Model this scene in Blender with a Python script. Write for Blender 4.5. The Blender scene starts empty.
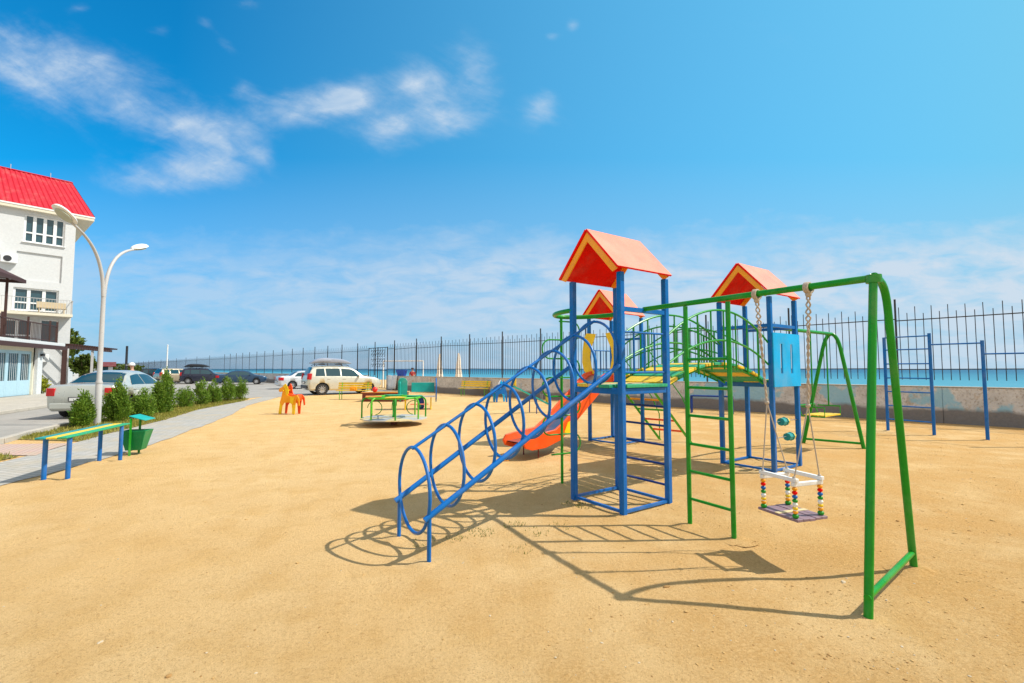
import bpy, bmesh, math, random
from mathutils import Vector, Matrix, noise
V = Vector; R = math.radians; PI = math.pi
random.seed(11)
sc = bpy.context.scene
COL = sc.collection
ORG = {}

# ------------------------------------------------------------------ materials
def new_mat(name):
    m = bpy.data.materials.new(name); m.use_nodes = True
    nt = m.node_tree; return m, nt, nt.nodes['Principled BSDF']
def N(nt, t, **kw):
    n = nt.nodes.new(t)
    for k, v in kw.items():
        if k.startswith('i_'): n.inputs[k[2:].replace('_', ' ')].default_value = v
        else: setattr(n, k, v)
    return n
def noise_node(nt, scale, detail=4, rough=.55, coord='Object', vec=None):
    n = N(nt, 'ShaderNodeTexNoise'); n.inputs['Scale'].default_value = scale
    n.inputs['Detail'].default_value = detail; n.inputs['Roughness'].default_value = rough
    if vec is None:
        tc = nt.nodes.get('TC') or N(nt, 'ShaderNodeTexCoord', name='TC'); vec = tc.outputs[coord]
    nt.links.new(vec, n.inputs['Vector']); return n.outputs['Fac']
def ramp(nt, src, stops):
    r = N(nt, 'ShaderNodeValToRGB'); e = r.color_ramp.elements
    while len(e) < len(stops): e.new(.5)
    for k, (p, c) in enumerate(stops):
        e[k].position = p; e[k].color = (c, c, c, 1) if isinstance(c, (int, float)) else (*c, 1)
    nt.links.new(src, r.inputs['Fac']); return r.outputs['Color']
def mix(nt, fac, a, b, mode='MIX'):
    n = N(nt, 'ShaderNodeMix', data_type='RGBA', blend_type=mode)
    for s, v in ((0, fac), (6, a), (7, b)):
        if isinstance(v, (int, float)): n.inputs[s].default_value = v
        elif isinstance(v, tuple): n.inputs[s].default_value = (*v, 1)
        else: nt.links.new(v, n.inputs[s])
    return n.outputs[2]
def bump(nt, src, strength, dist, bs, prev=None):
    b = N(nt, 'ShaderNodeBump'); b.inputs['Strength'].default_value = strength; b.inputs['Distance'].default_value = dist
    nt.links.new(src, b.inputs['Height'])
    if prev: nt.links.new(prev, b.inputs['Normal'])
    nt.links.new(b.outputs['Normal'], bs.inputs['Normal']); return b.outputs['Normal']
def sc3(c, k): return tuple(min(1, x*k) for x in c)

def paint(name, c, rough=.38, wear=.5, metal=0, chip=(.12, .08, .06), var=.16, coat=0, spec=.28):
    """enamel paint with uneven tone, brush-grain and a few chips"""
    m, nt, bs = new_mat(name)
    a = noise_node(nt, 3.1, 5); col = mix(nt, ramp(nt, a, [(.3, 0.), (.72, 1.)]), sc3(c, 1-var), sc3(c, 1+var))
    f = noise_node(nt, 38, 3); fd = noise_node(nt, 1.7, 6, .7)
    col = mix(nt, ramp(nt, f, [(.35, 0.), (.75, .35)]), col, sc3(c, 1.25))
    col = mix(nt, ramp(nt, fd, [(.50, 0.), (.72, .30)]), col, mix(nt, .55, c, (.45, .40, .32)))
    if wear:
        w = noise_node(nt, 17, 6, .7)
        col = mix(nt, ramp(nt, w, [(.665-.03*wear, 0.), (.70-.03*wear, min(1, wear*1.8))]), col, chip)
    nt.links.new(col, bs.inputs['Base Color'])
    rr = ramp(nt, a, [(.2, rough-.08), (.8, rough+.14)]); nt.links.new(rr, bs.inputs['Roughness'])
    bs.inputs['Metallic'].default_value = metal; bs.inputs['Specular IOR Level'].default_value = spec
    bs.inputs['Coat Weight'].default_value = coat
    bump(nt, f, .12, .01, bs); return m
def plain(name, c, rough=.5, metal=0, spec=.5, trans=0):
    m, nt, bs = new_mat(name)
    f = noise_node(nt, 9, 4)
    nt.links.new(mix(nt, f, sc3(c, .86), sc3(c, 1.12)), bs.inputs['Base Color'])
    bs.inputs['Roughness'].default_value = rough; bs.inputs['Metallic'].default_value = metal
    bs.inputs['Specular IOR Level'].default_value = spec; return m
def wood(name, c, wear=.5):
    m, nt, bs = new_mat(name)
    tc = N(nt, 'ShaderNodeTexCoord', name='TC'); mp = N(nt, 'ShaderNodeMapping'); mp.inputs['Rotation'].default_value = (0, 0, R(-35)); mp.inputs['Scale'].default_value = (1.5, 22, 10)
    nt.links.new(tc.outputs['Object'], mp.inputs['Vector'])
    g = noise_node(nt, 2, 5, .6, vec=mp.outputs['Vector'])
    col = mix(nt, ramp(nt, g, [(.3, 0.), (.7, 1.)]), sc3(c, .72), sc3(c, 1.15))
    w = noise_node(nt, 7, 6, .7)
    col = mix(nt, ramp(nt, w, [(.62, 0.), (.72, wear)]), col, (.34, .25, .15))
    nt.links.new(col, bs.inputs['Base Color']); bs.inputs['Roughness'].default_value = .55
    bump(nt, g, .25, .01, bs); return m
def leaf(name, c1, c2):
    m, nt, bs = new_mat(name)
    g = N(nt, 'ShaderNodeNewGeometry')
    col = mix(nt, g.outputs['Random Per Island'], c1, c2)
    col = mix(nt, ramp(nt, noise_node(nt, 5, 2), [(.4, 0.), (.7, .6)]), col, sc3(c2, 1.2))
    nt.links.new(col, bs.inputs['Base Color']); bs.inputs['Roughness'].default_value = .55
    bs.inputs['Specular IOR Level'].default_value = .25
    tr = N(nt, 'ShaderNodeBsdfTranslucent'); nt.links.new(col, tr.inputs['Color'])
    mx = N(nt, 'ShaderNodeMixShader'); mx.inputs['Fac'].default_value = .3
    nt.links.new(bs.outputs[0], mx.inputs[1]); nt.links.new(tr.outputs[0], mx.inputs[2])
    nt.links.new(mx.outputs[0], nt.nodes['Material Output'].inputs['Surface']); return m

M = {}
M['blue'] = paint('blue enamel', (.002, .125, .43), .32, .35, chip=(.05, .07, .12))
M['dkblue'] = paint('old dark blue enamel', (.008, .04, .22), .4, .4)
M['green'] = paint('green enamel', (.008, .25, .012), .3, .35, chip=(.03, .06, .02))
M['ltgreen'] = paint('light green enamel', (.08, .42, .02), .4, .3)
M['teal'] = paint('teal enamel', (.01, .34, .30), .4, .3)
M['yellow'] = paint('yellow enamel', (.86, .56, .01), .38, .35)
M['orange'] = paint('orange enamel', (.90, .34, .006), .38, .3)
M['red'] = paint('red enamel', (.80, .006, .002), .6, .1, spec=.08)
M['brown'] = paint('brown rail paint', (.16, .03, .02), .5, .4)
M['salmon'] = paint('sun faded salmon roof sheet', (.80, .245, .15), .36, .25, chip=(.5, .3, .2), var=.08)
M['slideor'] = paint('orange red slide side', (.84, .09, .008), .36, .3)
M['skyblue'] = paint('light blue board paint', (.004, .37, .74), .4, .2)
M['white'] = paint('white enamel', (.78, .78, .76), .45, .3)
M['steel'] = plain('worn steel sheet', (.36, .40, .44), .28, .9)
M['wgreen'] = wood('green painted planks', (.02, .36, .16))
M['wyellow'] = wood('yellow painted planks', (.82, .56, .03), .6)
M['worange'] = wood('orange painted planks', (.75, .27, .02))
M['wteal'] = wood('teal painted planks', (.01, .28, .27))
M['wcream'] = wood('cream worn planks', (.68, .55, .30), .5)
M['wpurple'] = wood('worn purple and cream seat boards', (.26, .17, .20), .95)
M['rope'] = plain('grey beige rope', (.45, .38, .30), .9)
M['rubber'] = plain('black rubber', (.018, .018, .02), .7)
M['iron'] = plain('black iron', (.022, .024, .03), .5)
M['dark'] = plain('dark grey plastic', (.03, .03, .035), .5)
M['rim'] = plain('alloy rim', (.55, .56, .58), .3, .8)
M['glass'] = plain('tinted car glass', (.012, .05, .065), .05, 0, .9)
M['winglass'] = plain('window glass', (.02, .07, .09), .06, 0, .9)
M['redlens'] = plain('red lamp lens', (.55, .008, .012), .15)
M['clearlens'] = plain('clear lamp lens', (.75, .78, .8), .12)
M['lamppost'] = paint('pale grey lamp post paint', (.46, .45, .44), .4, .3, var=.06)
M['lampglass'] = plain('lamp underside glass', (.42, .44, .34), .2)
M['stucco'] = plain('white stucco', (.62, .63, .63), .85)
M['cream'] = plain('cream plaster', (.72, .66, .52), .85)
M['redroof'] = paint('red profiled roof sheet', (.52, .008, .026), .42, 0, var=.06)
M['brwood'] = plain('dark brown timber', (.055, .02, .015), .6)
M['doorblue'] = plain('pale blue door frame', (.42, .60, .68), .5)
M['pvc'] = plain('white window frame', (.82, .83, .83), .4)
M['beige'] = plain('beige stone', (.55, .45, .30), .9)
M['canvas'] = plain('off white canvas', (.80, .74, .66), .85)
M['bluetub'] = plain('blue plastic tub', (.005, .06, .42), .4)
M['ball'] = plain('red ball rubber', (.70, .02, .012), .35)
M['skin'] = plain('skin', (.50, .27, .18), .6)
M['orshirt'] = plain('orange shirt', (.80, .17, .04), .8)
M['redshirt'] = plain('dark red shirt', (.42, .03, .03), .8)
M['trouser'] = plain('dark trousers', (.04, .05, .09), .8)
M['cap'] = plain('white cap cloth', (.8, .8, .8), .8)
M['bark'] = plain('bark', (.10, .06, .035), .9)
M['thuja'] = leaf('thuja leaves', (.05, .14, .014), (.22, .33, .035))
M['olive'] = leaf('olive green leaves', (.04, .09, .015), (.16, .20, .03))
M['limeleaf'] = leaf('lime yellow shrub leaves', (.16, .22, .01), (.42, .42, .03))
M['turf'] = leaf('dry turf blades', (.13, .17, .02), (.40, .34, .07))
M['weed'] = leaf('weed leaves', (.06, .12, .015), (.24, .24, .05))

def carpaint(name, c, metal=.5):
    m, nt, bs = new_mat(name)
    f = noise_node(nt, 2.2, 4)
    nt.links.new(mix(nt, f, sc3(c, .88), sc3(c, 1.08)), bs.inputs['Base Color'])
    d = noise_node(nt, 6, 5)
    nt.links.new(ramp(nt, d, [(.3, .24), (.7, .42)]), bs.inputs['Roughness'])
    bs.inputs['Metallic'].default_value = metal; bs.inputs['Coat Weight'].default_value = .8
    bs.inputs['Coat Roughness'].default_value = .06; return m
M['c_silver'] = carpaint('silver car paint', (.50, .52, .47), .25)
M['c_cham'] = carpaint('pale champagne car paint', (.62, .60, .50), .35)
M['c_white'] = carpaint('white silver car paint', (.66, .68, .70), .3)
M['c_navy'] = carpaint('navy car paint', (.012, .016, .04), .3)
M['c_blue'] = carpaint('dark blue car paint', (.012, .05, .11), .4)
M['c_black'] = carpaint('black car paint', (.012, .012, .016), .2)
M['c_beige'] = carpaint('beige car paint', (.42, .35, .24), .2)
M['boxgrey'] = plain('grey roof box shell', (.30, .33, .40), .3)

# ground materials -------------------------------------------------------------
def sand_mat():
    m, nt, bs = new_mat('packed yellow sand')
    big = noise_node(nt, .35, 5, .6); mid = noise_node(nt, 2.3, 6, .6); fine = noise_node(nt, 42, 4, .7); gr = noise_node(nt, 170, 2, .6)
    col = mix(nt, ramp(nt, big, [(.3, 0.), (.7, 1.)]), (.70, .45, .19), (.735, .52, .26))
    col = mix(nt, ramp(nt, mid, [(.47, 0.), (.66, .65)]), col, (.62, .38, .14))
    col = mix(nt, ramp(nt, fine, [(.53, 0.), (.66, .6)]), col, (.46, .28, .11))
    col = mix(nt, ramp(nt, gr, [(.59, 0.), (.66, .65)]), col, (.24, .145, .06))
    col = mix(nt, ramp(nt, gr, [(.30, .55), (.36, 0.)]), col, (.78, .62, .38))
    # coarser, more orange grit on the trodden right-hand side
    sx = N(nt, 'ShaderNodeSeparateXYZ'); nt.links.new(nt.nodes['TC'].outputs['Object'], sx.inputs[0])
    gx = N(nt, 'ShaderNodeMapRange'); nt.links.new(sx.outputs['X'], gx.inputs['Value']); gx.inputs['From Min'].default_value = -1.5; gx.inputs['From Max'].default_value = 4
    g2 = noise_node(nt, 48, 7, .85); g3 = noise_node(nt, 1.1, 6, .65)
    gm = mix(nt, 1., ramp(nt, gx.outputs[0], [(0., .25), (1., 1.)]), ramp(nt, g3, [(.38, .15), (.60, 1.)]), 'MULTIPLY')
    col = mix(nt, mix(nt, 1., gm, ramp(nt, g2, [(.42, 0.), (.56, 1.)]), 'MULTIPLY'), col, (.37, .20, .06))
    col = mix(nt, mix(nt, 1., gm, (.62, .62, .62), 'MULTIPLY'), col, (.62, .355, .12))
    mp = N(nt, 'ShaderNodeMapping'); mp.inputs['Scale'].default_value = (3.4, 2.1, 1); nt.links.new(nt.nodes['TC'].outputs['Object'], mp.inputs['Vector'])
    vo = N(nt, 'ShaderNodeTexVoronoi'); vo.inputs['Scale'].default_value = 1; nt.links.new(mp.outputs[0], vo.inputs['Vector'])
    dent = ramp(nt, vo.outputs['Distance'], [(.08, 0.), (.24, 1.)])
    nt.links.new(col, bs.inputs['Base Color']); bs.inputs['Roughness'].default_value = .95; bs.inputs['Specular IOR Level'].default_value = .15
    p = bump(nt, mid, .35, .025, bs)
    p = bump(nt, dent, .28, .02, bs, p)
    p = bump(nt, g2, .8, .02, bs, p)
    p = bump(nt, fine, .55, .018, bs, p)
    p = bump(nt, gr, .45, .006, bs, p); return m
M['sand'] = sand_mat()
def asphalt_mat(name, c1, c2, s=1.):
    m, nt, bs = new_mat(name)
    a = noise_node(nt, .5*s, 5, .6); b = noise_node(nt, 60*s, 3, .6); d = noise_node(nt, 3*s, 6, .65)
    col = mix(nt, ramp(nt, a, [(.3, 0.), (.7, 1.)]), c1, c2)
    col = mix(nt, ramp(nt, d, [(.52, 0.), (.66, .45)]), col, sc3(c1, .7))
    col = mix(nt, ramp(nt, b, [(.45, 0.), (.7, .5)]), col, sc3(c1, .62))
    nt.links.new(col, bs.inputs['Base Color']); bs.inputs['Roughness'].default_value = .9
    bump(nt, b, .4, .01, bs); return m
M['asphalt'] = asphalt_mat('pale old asphalt', (.30, .28, .25), (.40, .37, .33))
M['kerb'] = asphalt_mat('concrete kerb', (.42, .38, .32), (.52, .47, .4), 2)
M['soil'] = asphalt_mat('dry soil with turf', (.20, .16, .05), (.30, .25, .07), 3)
def paver_mat(name, c1, c2, rot):
    m, nt, bs = new_mat(name)
    tc = N(nt, 'ShaderNodeTexCoord', name='TC'); mp = N(nt, 'ShaderNodeMapping'); mp.inputs['Rotation'].default_value = (0, 0, R(rot)); nt.links.new(tc.outputs['Object'], mp.inputs['Vector'])
    br = N(nt, 'ShaderNodeTexBrick'); br.inputs['Scale'].default_value = 1
    br.inputs['Brick Width'].default_value = .2; br.inputs['Row Height'].default_value = .1; br.inputs['Mortar Size'].default_value = .006
    br.inputs['Color1'].default_value = (*c1, 1); br.inputs['Color2'].default_value = (*c2, 1); br.inputs['Mortar'].default_value = (*sc3(c1, .5), 1)
    nt.links.new(mp.outputs['Vector'], br.inputs['Vector'])
    d = noise_node(nt, 1.2, 6, .65)
    col = mix(nt, ramp(nt, d, [(.42, 0.), (.66, .5)]), br.outputs['Color'], (.46, .36, .22))
    nt.links.new(col, bs.inputs['Base Color']); bs.inputs['Roughness'].default_value = .9
    bump(nt, br.outputs['Fac'], -.4, .01, bs); return m
M['paver'] = paver_mat('grey pavers', (.36, .35, .32), (.43, .41, .38), 20)
M['pinkpaver'] = paver_mat('pink pavers', (.52, .34, .28), (.48, .36, .31), 60)

def wall_mat():
    m, nt, bs = new_mat('weathered sea wall concrete')
    g = N(nt, 'ShaderNodeNewGeometry'); sep = N(nt, 'ShaderNodeSeparateXYZ'); nt.links.new(g.outputs['Position'], sep.inputs[0])
    tc = N(nt, 'ShaderNodeTexCoord', name='TC')
    a = noise_node(nt, .55, 5, .6); b = noise_node(nt, 2.4, 6, .65); f = noise_node(nt, 14, 5, .7)
    col = mix(nt, ramp(nt, b, [(.35, 0.), (.65, 1.)]), (.48, .46, .43), (.70, .67, .63))
    col = mix(nt, ramp(nt, f, [(.52, 0.), (.66, .7)]), col, (.26, .21, .16))
    st = noise_node(nt, 1.2, 6, .7)
    col = mix(nt, ramp(nt, st, [(.56, 0.), (.62, .65)]), col, (.36, .25, .13))
    # old turquoise paint left in patches, only on the near stretch
    x = N(nt, 'ShaderNodeMapRange'); nt.links.new(sep.outputs['X'], x.inputs['Value']); x.inputs['From Min'].default_value = 1; x.inputs['From Max'].default_value = 8
    pt = mix(nt, x.outputs[0], (0, 0, 0), ramp(nt, a, [(.55, 0.), (.585, .8)]))
    col = mix(nt, pt, col, (.24, .50, .62))
    # bitumen base band with a wavy upper edge
    ad = N(nt, 'ShaderNodeMath', operation='MULTIPLY_ADD'); nt.links.new(a, ad.inputs[0]); ad.inputs[1].default_value = -.5; nt.links.new(sep.outputs['Z'], ad.inputs[2])
    bd = ramp(nt, ad.outputs[0], [(.08, 1.), (.19, 0.)])
    col = mix(nt, bd, col, mix(nt, f, (.15, .14, .13), (.26, .235, .215)))
    nt.links.new(col, bs.inputs['Base Color']); bs.inputs['Roughness'].default_value = .92
    bump(nt, f, .6, .03, bs); return m
M['wall'] = wall_mat()
def sea_mat():
    m, nt, bs = new_mat('sea water')
    g = N(nt, 'ShaderNodeNewGeometry'); L = N(nt, 'ShaderNodeVectorMath', operation='DOT_PRODUCT'); nt.links.new(g.outputs['Position'], L.inputs[0]); L.inputs[1].default_value = (.709, .705, 0)
    lg = N(nt, 'ShaderNodeMath', operation='LOGARITHM'); nt.links.new(L.outputs['Value'], lg.inputs[0]); lg.inputs[1].default_value = 10
    nz = noise_node(nt, .012, 4, .6, vec=g.outputs['Position'])
    s = N(nt, 'ShaderNodeMath', operation='MULTIPLY_ADD'); nt.links.new(nz, s.inputs[0]); s.inputs[1].default_value = .35; nt.links.new(lg.outputs[0], s.inputs[2])
    dv = N(nt, 'ShaderNodeMath', operation='DIVIDE'); nt.links.new(s.outputs[0], dv.inputs[0]); dv.inputs[1].default_value = 4
    col = ramp(nt, dv.outputs[0], [(.50, (.08, .30, .38)), (.60, (.03, .21, .30)), (.72, (.005, .11, .20)), (.9, (.002, .07, .15))])
    nt.links.new(col, bs.inputs['Base Color']); bs.inputs['Roughness'].default_value = .45; bs.inputs['Specular IOR Level'].default_value = .22
    w = noise_node(nt, .6, 4, .6, vec=g.outputs['Position']); bump(nt, w, .5, .4, bs); return m
M['sea'] = sea_mat()

# ------------------------------------------------------------------ mesh helper
class MB:
    def __init__(s): s.bm = bmesh.new(); s.mi = 0
    def _f(s, vs, smooth=False):
        try:
            f = s.bm.faces.new(vs); f.material_index = s.mi; f.smooth = smooth; return f
        except ValueError: return None
    def frame_box(s, c, ax, ay, az):
        c, ax, ay, az = V(c), V(ax), V(ay), V(az)
        p = [s.bm.verts.new(c + i*ax + j*ay + k*az) for i in (-1, 1) for j in (-1, 1) for k in (-1, 1)]
        for q in ((0, 1, 3, 2), (4, 6, 7, 5), (0, 4, 5, 1), (2, 3, 7, 6), (0, 2, 6, 4), (1, 5, 7, 3)): s._f([p[i] for i in q])
        return s
    def box(s, c, size, rz=0):
        ca, sa = math.cos(rz), math.sin(rz); x, y, z = (d/2 for d in size)
        return s.frame_box(c, (ca*x, sa*x, 0), (-sa*y, ca*y, 0), (0, 0, z))
    def bar(s, a, b, w, h, up=(0, 0, 1)):
        a, b = V(a), V(b); d = (b-a); l = d.length; d.normalize(); up = V(up)
        if abs(d.dot(up)) > .98: up = V((math.cos(BARANG), math.sin(BARANG), 0))
        sd = d.cross(up).normalized(); u = sd.cross(d).normalized()
        return s.frame_box((a+b)/2, d*l/2, sd*w/2, u*h/2)
    def tube(s, pts, r, n=10, closed=False, cap=True):
        pts = [V(p) for p in pts]; k = len(pts); rings = []; nrm = None
        rs = r if isinstance(r, (list, tuple)) else [r]*k
        for i in range(k):
            a = pts[(i-1) % k] if (closed or i > 0) else pts[i]; b = pts[(i+1) % k] if (closed or i < k-1) else pts[i]
            t = (b-a).normalized()
            if nrm is None:
                nrm = t.orthogonal().normalized()
            nrm = (nrm - t*nrm.dot(t)).normalized(); bn = t.cross(nrm)
            rings.append([s.bm.verts.new(pts[i] + rs[i]*(math.cos(2*PI*j/n)*nrm + math.sin(2*PI*j/n)*bn)) for j in range(n)])
        m = k if closed else k-1
        for i in range(m):
            A, B = rings[i], rings[(i+1) % k]; off = 0
            if closed and i == k-1:
                off = min(range(n), key=lambda o: (A[0].co-B[o].co).length)
            for j in range(n): s._f([A[j], A[(j+1) % n], B[(j+1+off) % n], B[(j+off) % n]], True)
        if cap and not closed: s._f(rings[0][::-1]); s._f(rings[-1])
        return s
    def lathe(s, prof, c, n=20, axis='Z', cap=True):
        c = V(c); rings = []
        for r, z in prof:
            ring = []
            for j in range(n):
                a = 2*PI*j/n; x, y = r*math.cos(a), r*math.sin(a)
                p = (x, y, z) if axis == 'Z' else ((x, z, y) if axis == 'Y' else (z, x, y))
                ring.append(s.bm.verts.new(c + V(p)))
            rings.append(ring)
        for A, B in zip(rings, rings[1:]):
            for j in range(n): s._f([A[j], A[(j+1) % n], B[(j+1) % n], B[j]], True)
        if cap: s._f(rings[0][::-1]); s._f(rings[-1])
        return s
    def prism(s, poly, ext):
        ext = V(ext); a = [s.bm.verts.new(V(p)) for p in poly]; b = [s.bm.verts.new(V(p)+ext) for p in poly]; n = len(poly)
        s._f(a[::-1]); s._f(b)
        for i in range(n): s._f([a[i], a[(i+1) % n], b[(i+1) % n], b[i]])
        return s
    def face(s, pts): s._f([s.bm.verts.new(V(p)) for p in pts]); return s
    def ball(s, c, r, n=12, sq=1): return s.lathe([(r*math.sin(PI*i/n) + 1e-4, -r*sq*math.cos(PI*i/n)) for i in range(n+1)], c, n+4)
    def build(s, name, mats, parent=None, bevel=0, angle=40, org=None):
        o_ = V(org) if org is not None else (ORG[parent.name] if parent else V((0, 0, 0)))
        bmesh.ops.recalc_face_normals(s.bm, faces=s.bm.faces[:])
        for v in s.bm.verts: v.co -= o_
        me = bpy.data.meshes.new(name); s.bm.to_mesh(me); s.bm.free()
        for m in (mats if isinstance(mats, (list, tuple)) else [mats]): me.materials.append(M[m] if isinstance(m, str) else m)
        for p in me.polygons: p.use_smooth = True
        me.set_sharp_from_angle(angle=R(angle))
        o = bpy.data.objects.new(name, me); COL.objects.link(o)
        ORG[o.name] = o_
        if parent: o.parent = parent
        else: o.location = o_
        if bevel:
            b = o.modifiers.new('bevel', 'BEVEL'); b.width = bevel; b.segments = 2; b.limit_method = 'ANGLE'
        return o
BARANG = R(35)
def tag(o, label=None, cat=None, group=None, kind=None):
    for k, v in (('label', label), ('category', cat), ('group', group), ('kind', kind)):
        if v: o[k] = v
    return o
def thing(name, loc, label, cat, group=None):
    o = bpy.data.objects.new(name, None); COL.objects.link(o); o.location = loc; o.empty_display_size = .2
    ORG[o.name] = V(loc); return tag(o, label, cat, group)
def copy_tree(o, parent=None):
    c = o.copy(); COL.objects.link(c)
    if parent: c.parent = parent; c.matrix_parent_inverse = o.matrix_parent_inverse.copy()
    for ch in [x for x in bpy.data.objects if x.parent == o]: copy_tree(ch, c)
    return c
def arc(c, r, a0, a1, ux, uy, n=12):
    c, ux, uy = V(c), V(ux), V(uy)
    return [c + r*(math.cos(a0+(a1-a0)*i/n)*ux + math.sin(a0+(a1-a0)*i/n)*uy) for i in range(n+1)]
def bez(p, n=14):
    p = [V(q) for q in p]; out = []
    for i in range(n+1):
        t = i/n; q = p[:]
        while len(q) > 1: q = [a.lerp(b, t) for a, b in zip(q, q[1:])]
        out.append(q[0])
    return out
Z = V((0, 0, 1))
SKYSAT, SKYHUE, EXPO = 1.0, .5, .27
SKYTINT = (.05, 1.16, 1.62)
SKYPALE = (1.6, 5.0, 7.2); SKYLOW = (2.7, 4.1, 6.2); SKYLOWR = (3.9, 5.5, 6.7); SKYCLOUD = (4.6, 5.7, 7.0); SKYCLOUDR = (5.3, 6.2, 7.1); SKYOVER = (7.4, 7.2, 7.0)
# ------------------------------------------------------------------ camera
cam = bpy.data.cameras.new('camera'); co = bpy.data.objects.new('camera', cam); COL.objects.link(co); sc.camera = co
co.location = (0, 0, 1.6); TH = math.atan(27.5/470); co.rotation_euler = (PI/2+TH, 0, 0)
cam.sensor_width = 36; cam.lens = 470/1024*36; cam.clip_end = 60000; cam.clip_start = .05

# ------------------------------------------------------------------ light
EL, AZ = 50.2, 1.0   # sun elevation; direction to the sun measured from +X towards +Y
sd = V((math.cos(R(EL))*math.cos(R(AZ)), math.cos(R(EL))*math.sin(R(AZ)), math.sin(R(EL))))
sun = bpy.data.lights.new('sun', 'SUN'); so = bpy.data.objects.new('sun', sun); COL.objects.link(so)
sun.energy = 4.4; sun.angle = R(.53); sun.color = (1, .95, .86)
so.rotation_euler = sd.to_track_quat('Z', 'Y').to_euler(); so.location = (20, 0, 30)
w = bpy.data.worlds.new('World'); sc.world = w; w.use_nodes = True
nt = w.node_tree; bg = nt.nodes['Background']; bg.inputs['Strength'].default_value = .10
sky = N(nt, 'ShaderNodeTexSky', sky_type='NISHITA'); sky.sun_disc = False
sky.sun_elevation = R(EL); sky.sun_rotation = R(90-AZ); sky.air_density = 1.0; sky.dust_density = .6; sky.ozone_density = 2.2
hs = N(nt, 'ShaderNodeHueSaturation'); hs.inputs['Saturation'].default_value = SKYSAT; hs.inputs['Hue'].default_value = SKYHUE
nt.links.new(sky.outputs[0], hs.inputs['Color'])
tc = N(nt, 'ShaderNodeTexCoord', name='TC'); sp = N(nt, 'ShaderNodeSeparateXYZ'); nt.links.new(tc.outputs['Generated'], sp.inputs[0])
def mth(op, a, b=None, c=None, clamp=False):
    n = N(nt, 'ShaderNodeMath', operation=op, use_clamp=clamp)
    for i, v in enumerate((a, b, c)):
        if v is None: continue
        if isinstance(v, (int, float)): n.inputs[i].default_value = v
        else: nt.links.new(v, n.inputs[i])
    return n.outputs[0]
X_, Y_, Z_ = sp.outputs
yy = mth('MAXIMUM', Y_, .02)
U = mth('DIVIDE', X_, yy); W = mth('DIVIDE', Z_, yy)
cv = N(nt, 'ShaderNodeCombineXYZ'); nt.links.new(U, cv.inputs[0]); nt.links.new(W, cv.inputs[1])
def cn(scale, detail, rough, sx=1, sy=1, rot=0, dist=0):
    mp = N(nt, 'ShaderNodeMapping'); mp.inputs['Scale'].default_value = (sx, sy, 1); mp.inputs['Rotation'].default_value = (0, 0, rot); nt.links.new(cv.outputs[0], mp.inputs['Vector'])
    n = N(nt, 'ShaderNodeTexNoise'); n.inputs['Scale'].default_value = scale; n.inputs['Detail'].default_value = detail; n.inputs['Roughness'].default_value = rough; n.inputs['Distortion'].default_value = dist
    nt.links.new(mp.outputs[0], n.inputs['Vector']); return n.outputs['Fac']
def cs(scale, detail, rough, lx, ly, rot, dist=0):
    mp = N(nt, 'ShaderNodeMapping', vector_type='TEXTURE'); mp.inputs['Scale'].default_value = (lx, ly, 1); mp.inputs['Rotation'].default_value = (0, 0, rot); nt.links.new(cv.outputs[0], mp.inputs['Vector'])
    n = N(nt, 'ShaderNodeTexNoise'); n.inputs['Scale'].default_value = scale; n.inputs['Detail'].default_value = detail; n.inputs['Roughness'].default_value = rough; n.inputs['Distortion'].default_value = dist
    nt.links.new(mp.outputs[0], n.inputs['Vector']); return n.outputs['Fac']
st1 = cs(7, 9, .62, 1.7, .55, -.42, .35); st2 = cs(11, 8, .6, 1.2, .7, .3, .3)
n1 = cn(4.5, 8, .6, 1, 1.6, -.35, .5); n2 = cn(15, 8, .62, 1, 1.7, .1, .3); n3 = cn(2.2, 5, .55, 1, 3, 0, .3)
def uv(px, py):
    x = (px-512)/470; u = -(py-341.5)/470; c, s = math.cos(TH), math.sin(TH); f = c-u*s; return x/f, (s+u*c)/f
def blob(px, py, hw, hh, ang, amp):
    u0, v0 = uv(px, py); ca, sa = math.cos(ang), math.sin(ang)
    du = mth('SUBTRACT', U, u0); dv = mth('SUBTRACT', W, v0)
    a = mth('MULTIPLY_ADD', dv, sa*470/hw, mth('MULTIPLY', du, ca*470/hw)); b = mth('MULTIPLY_ADD', dv, ca*470/hh, mth('MULTIPLY', du, -sa*470/hh))
    d2 = mth('MULTIPLY_ADD', b, b, mth('MULTIPLY', a, a))
    e = mth('POWER', 2.718, mth('MULTIPLY', d2, -1.))
    return mth('MULTIPLY', e, amp)
tot = None
for b in ((85, 82, 150, 46, -.38, .95), (200, 130, 52, 20, -.25, .95), (20, 60, 70, 40, -.3, .6), (305, 108, 78, 24, .18, 1.25), (350, 95, 30, 18, .4, .9), (420, 84, 30, 34, .6, 1.1), (476, 72, 28, 38, .5, 1.1), (446, 122, 50, 22, .2, 1.0), (385, 130, 34, 26, .2, .9),
          (540, 108, 20, 24, -.5, 1.0), (205, 22, 14, 9, -.4, .8), (226, 42, 18, 9, -.7, .7), (243, 88, 16, 10, -.2, .8), (573, 25, 9, 8, 0, .9), (552, 36, 10, 6, 0, .8), (150, 180, 75, 20, 0, .95), (215, 165, 50, 18, -.1, .95), (262, 156, 14, 9, -.6, .8),
          (185, 331, 26, 5, 0, .9), (250, 4, 20, 8, 0, .6), (80, 8, 14, 6, 0, .6), (160, 30, 16, 8, 0, .5), (610, 90, 34, 22, .3, .35), (790, 40, 90, 40, .2, .2), (700, 150, 160, 60, .1, .16)):
    e = blob(*b); tot = e if tot is None else mth('ADD', tot, e)
nn = mth('MULTIPLY_ADD', n2, .55, mth('MULTIPLY', st1, 1.1))
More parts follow.
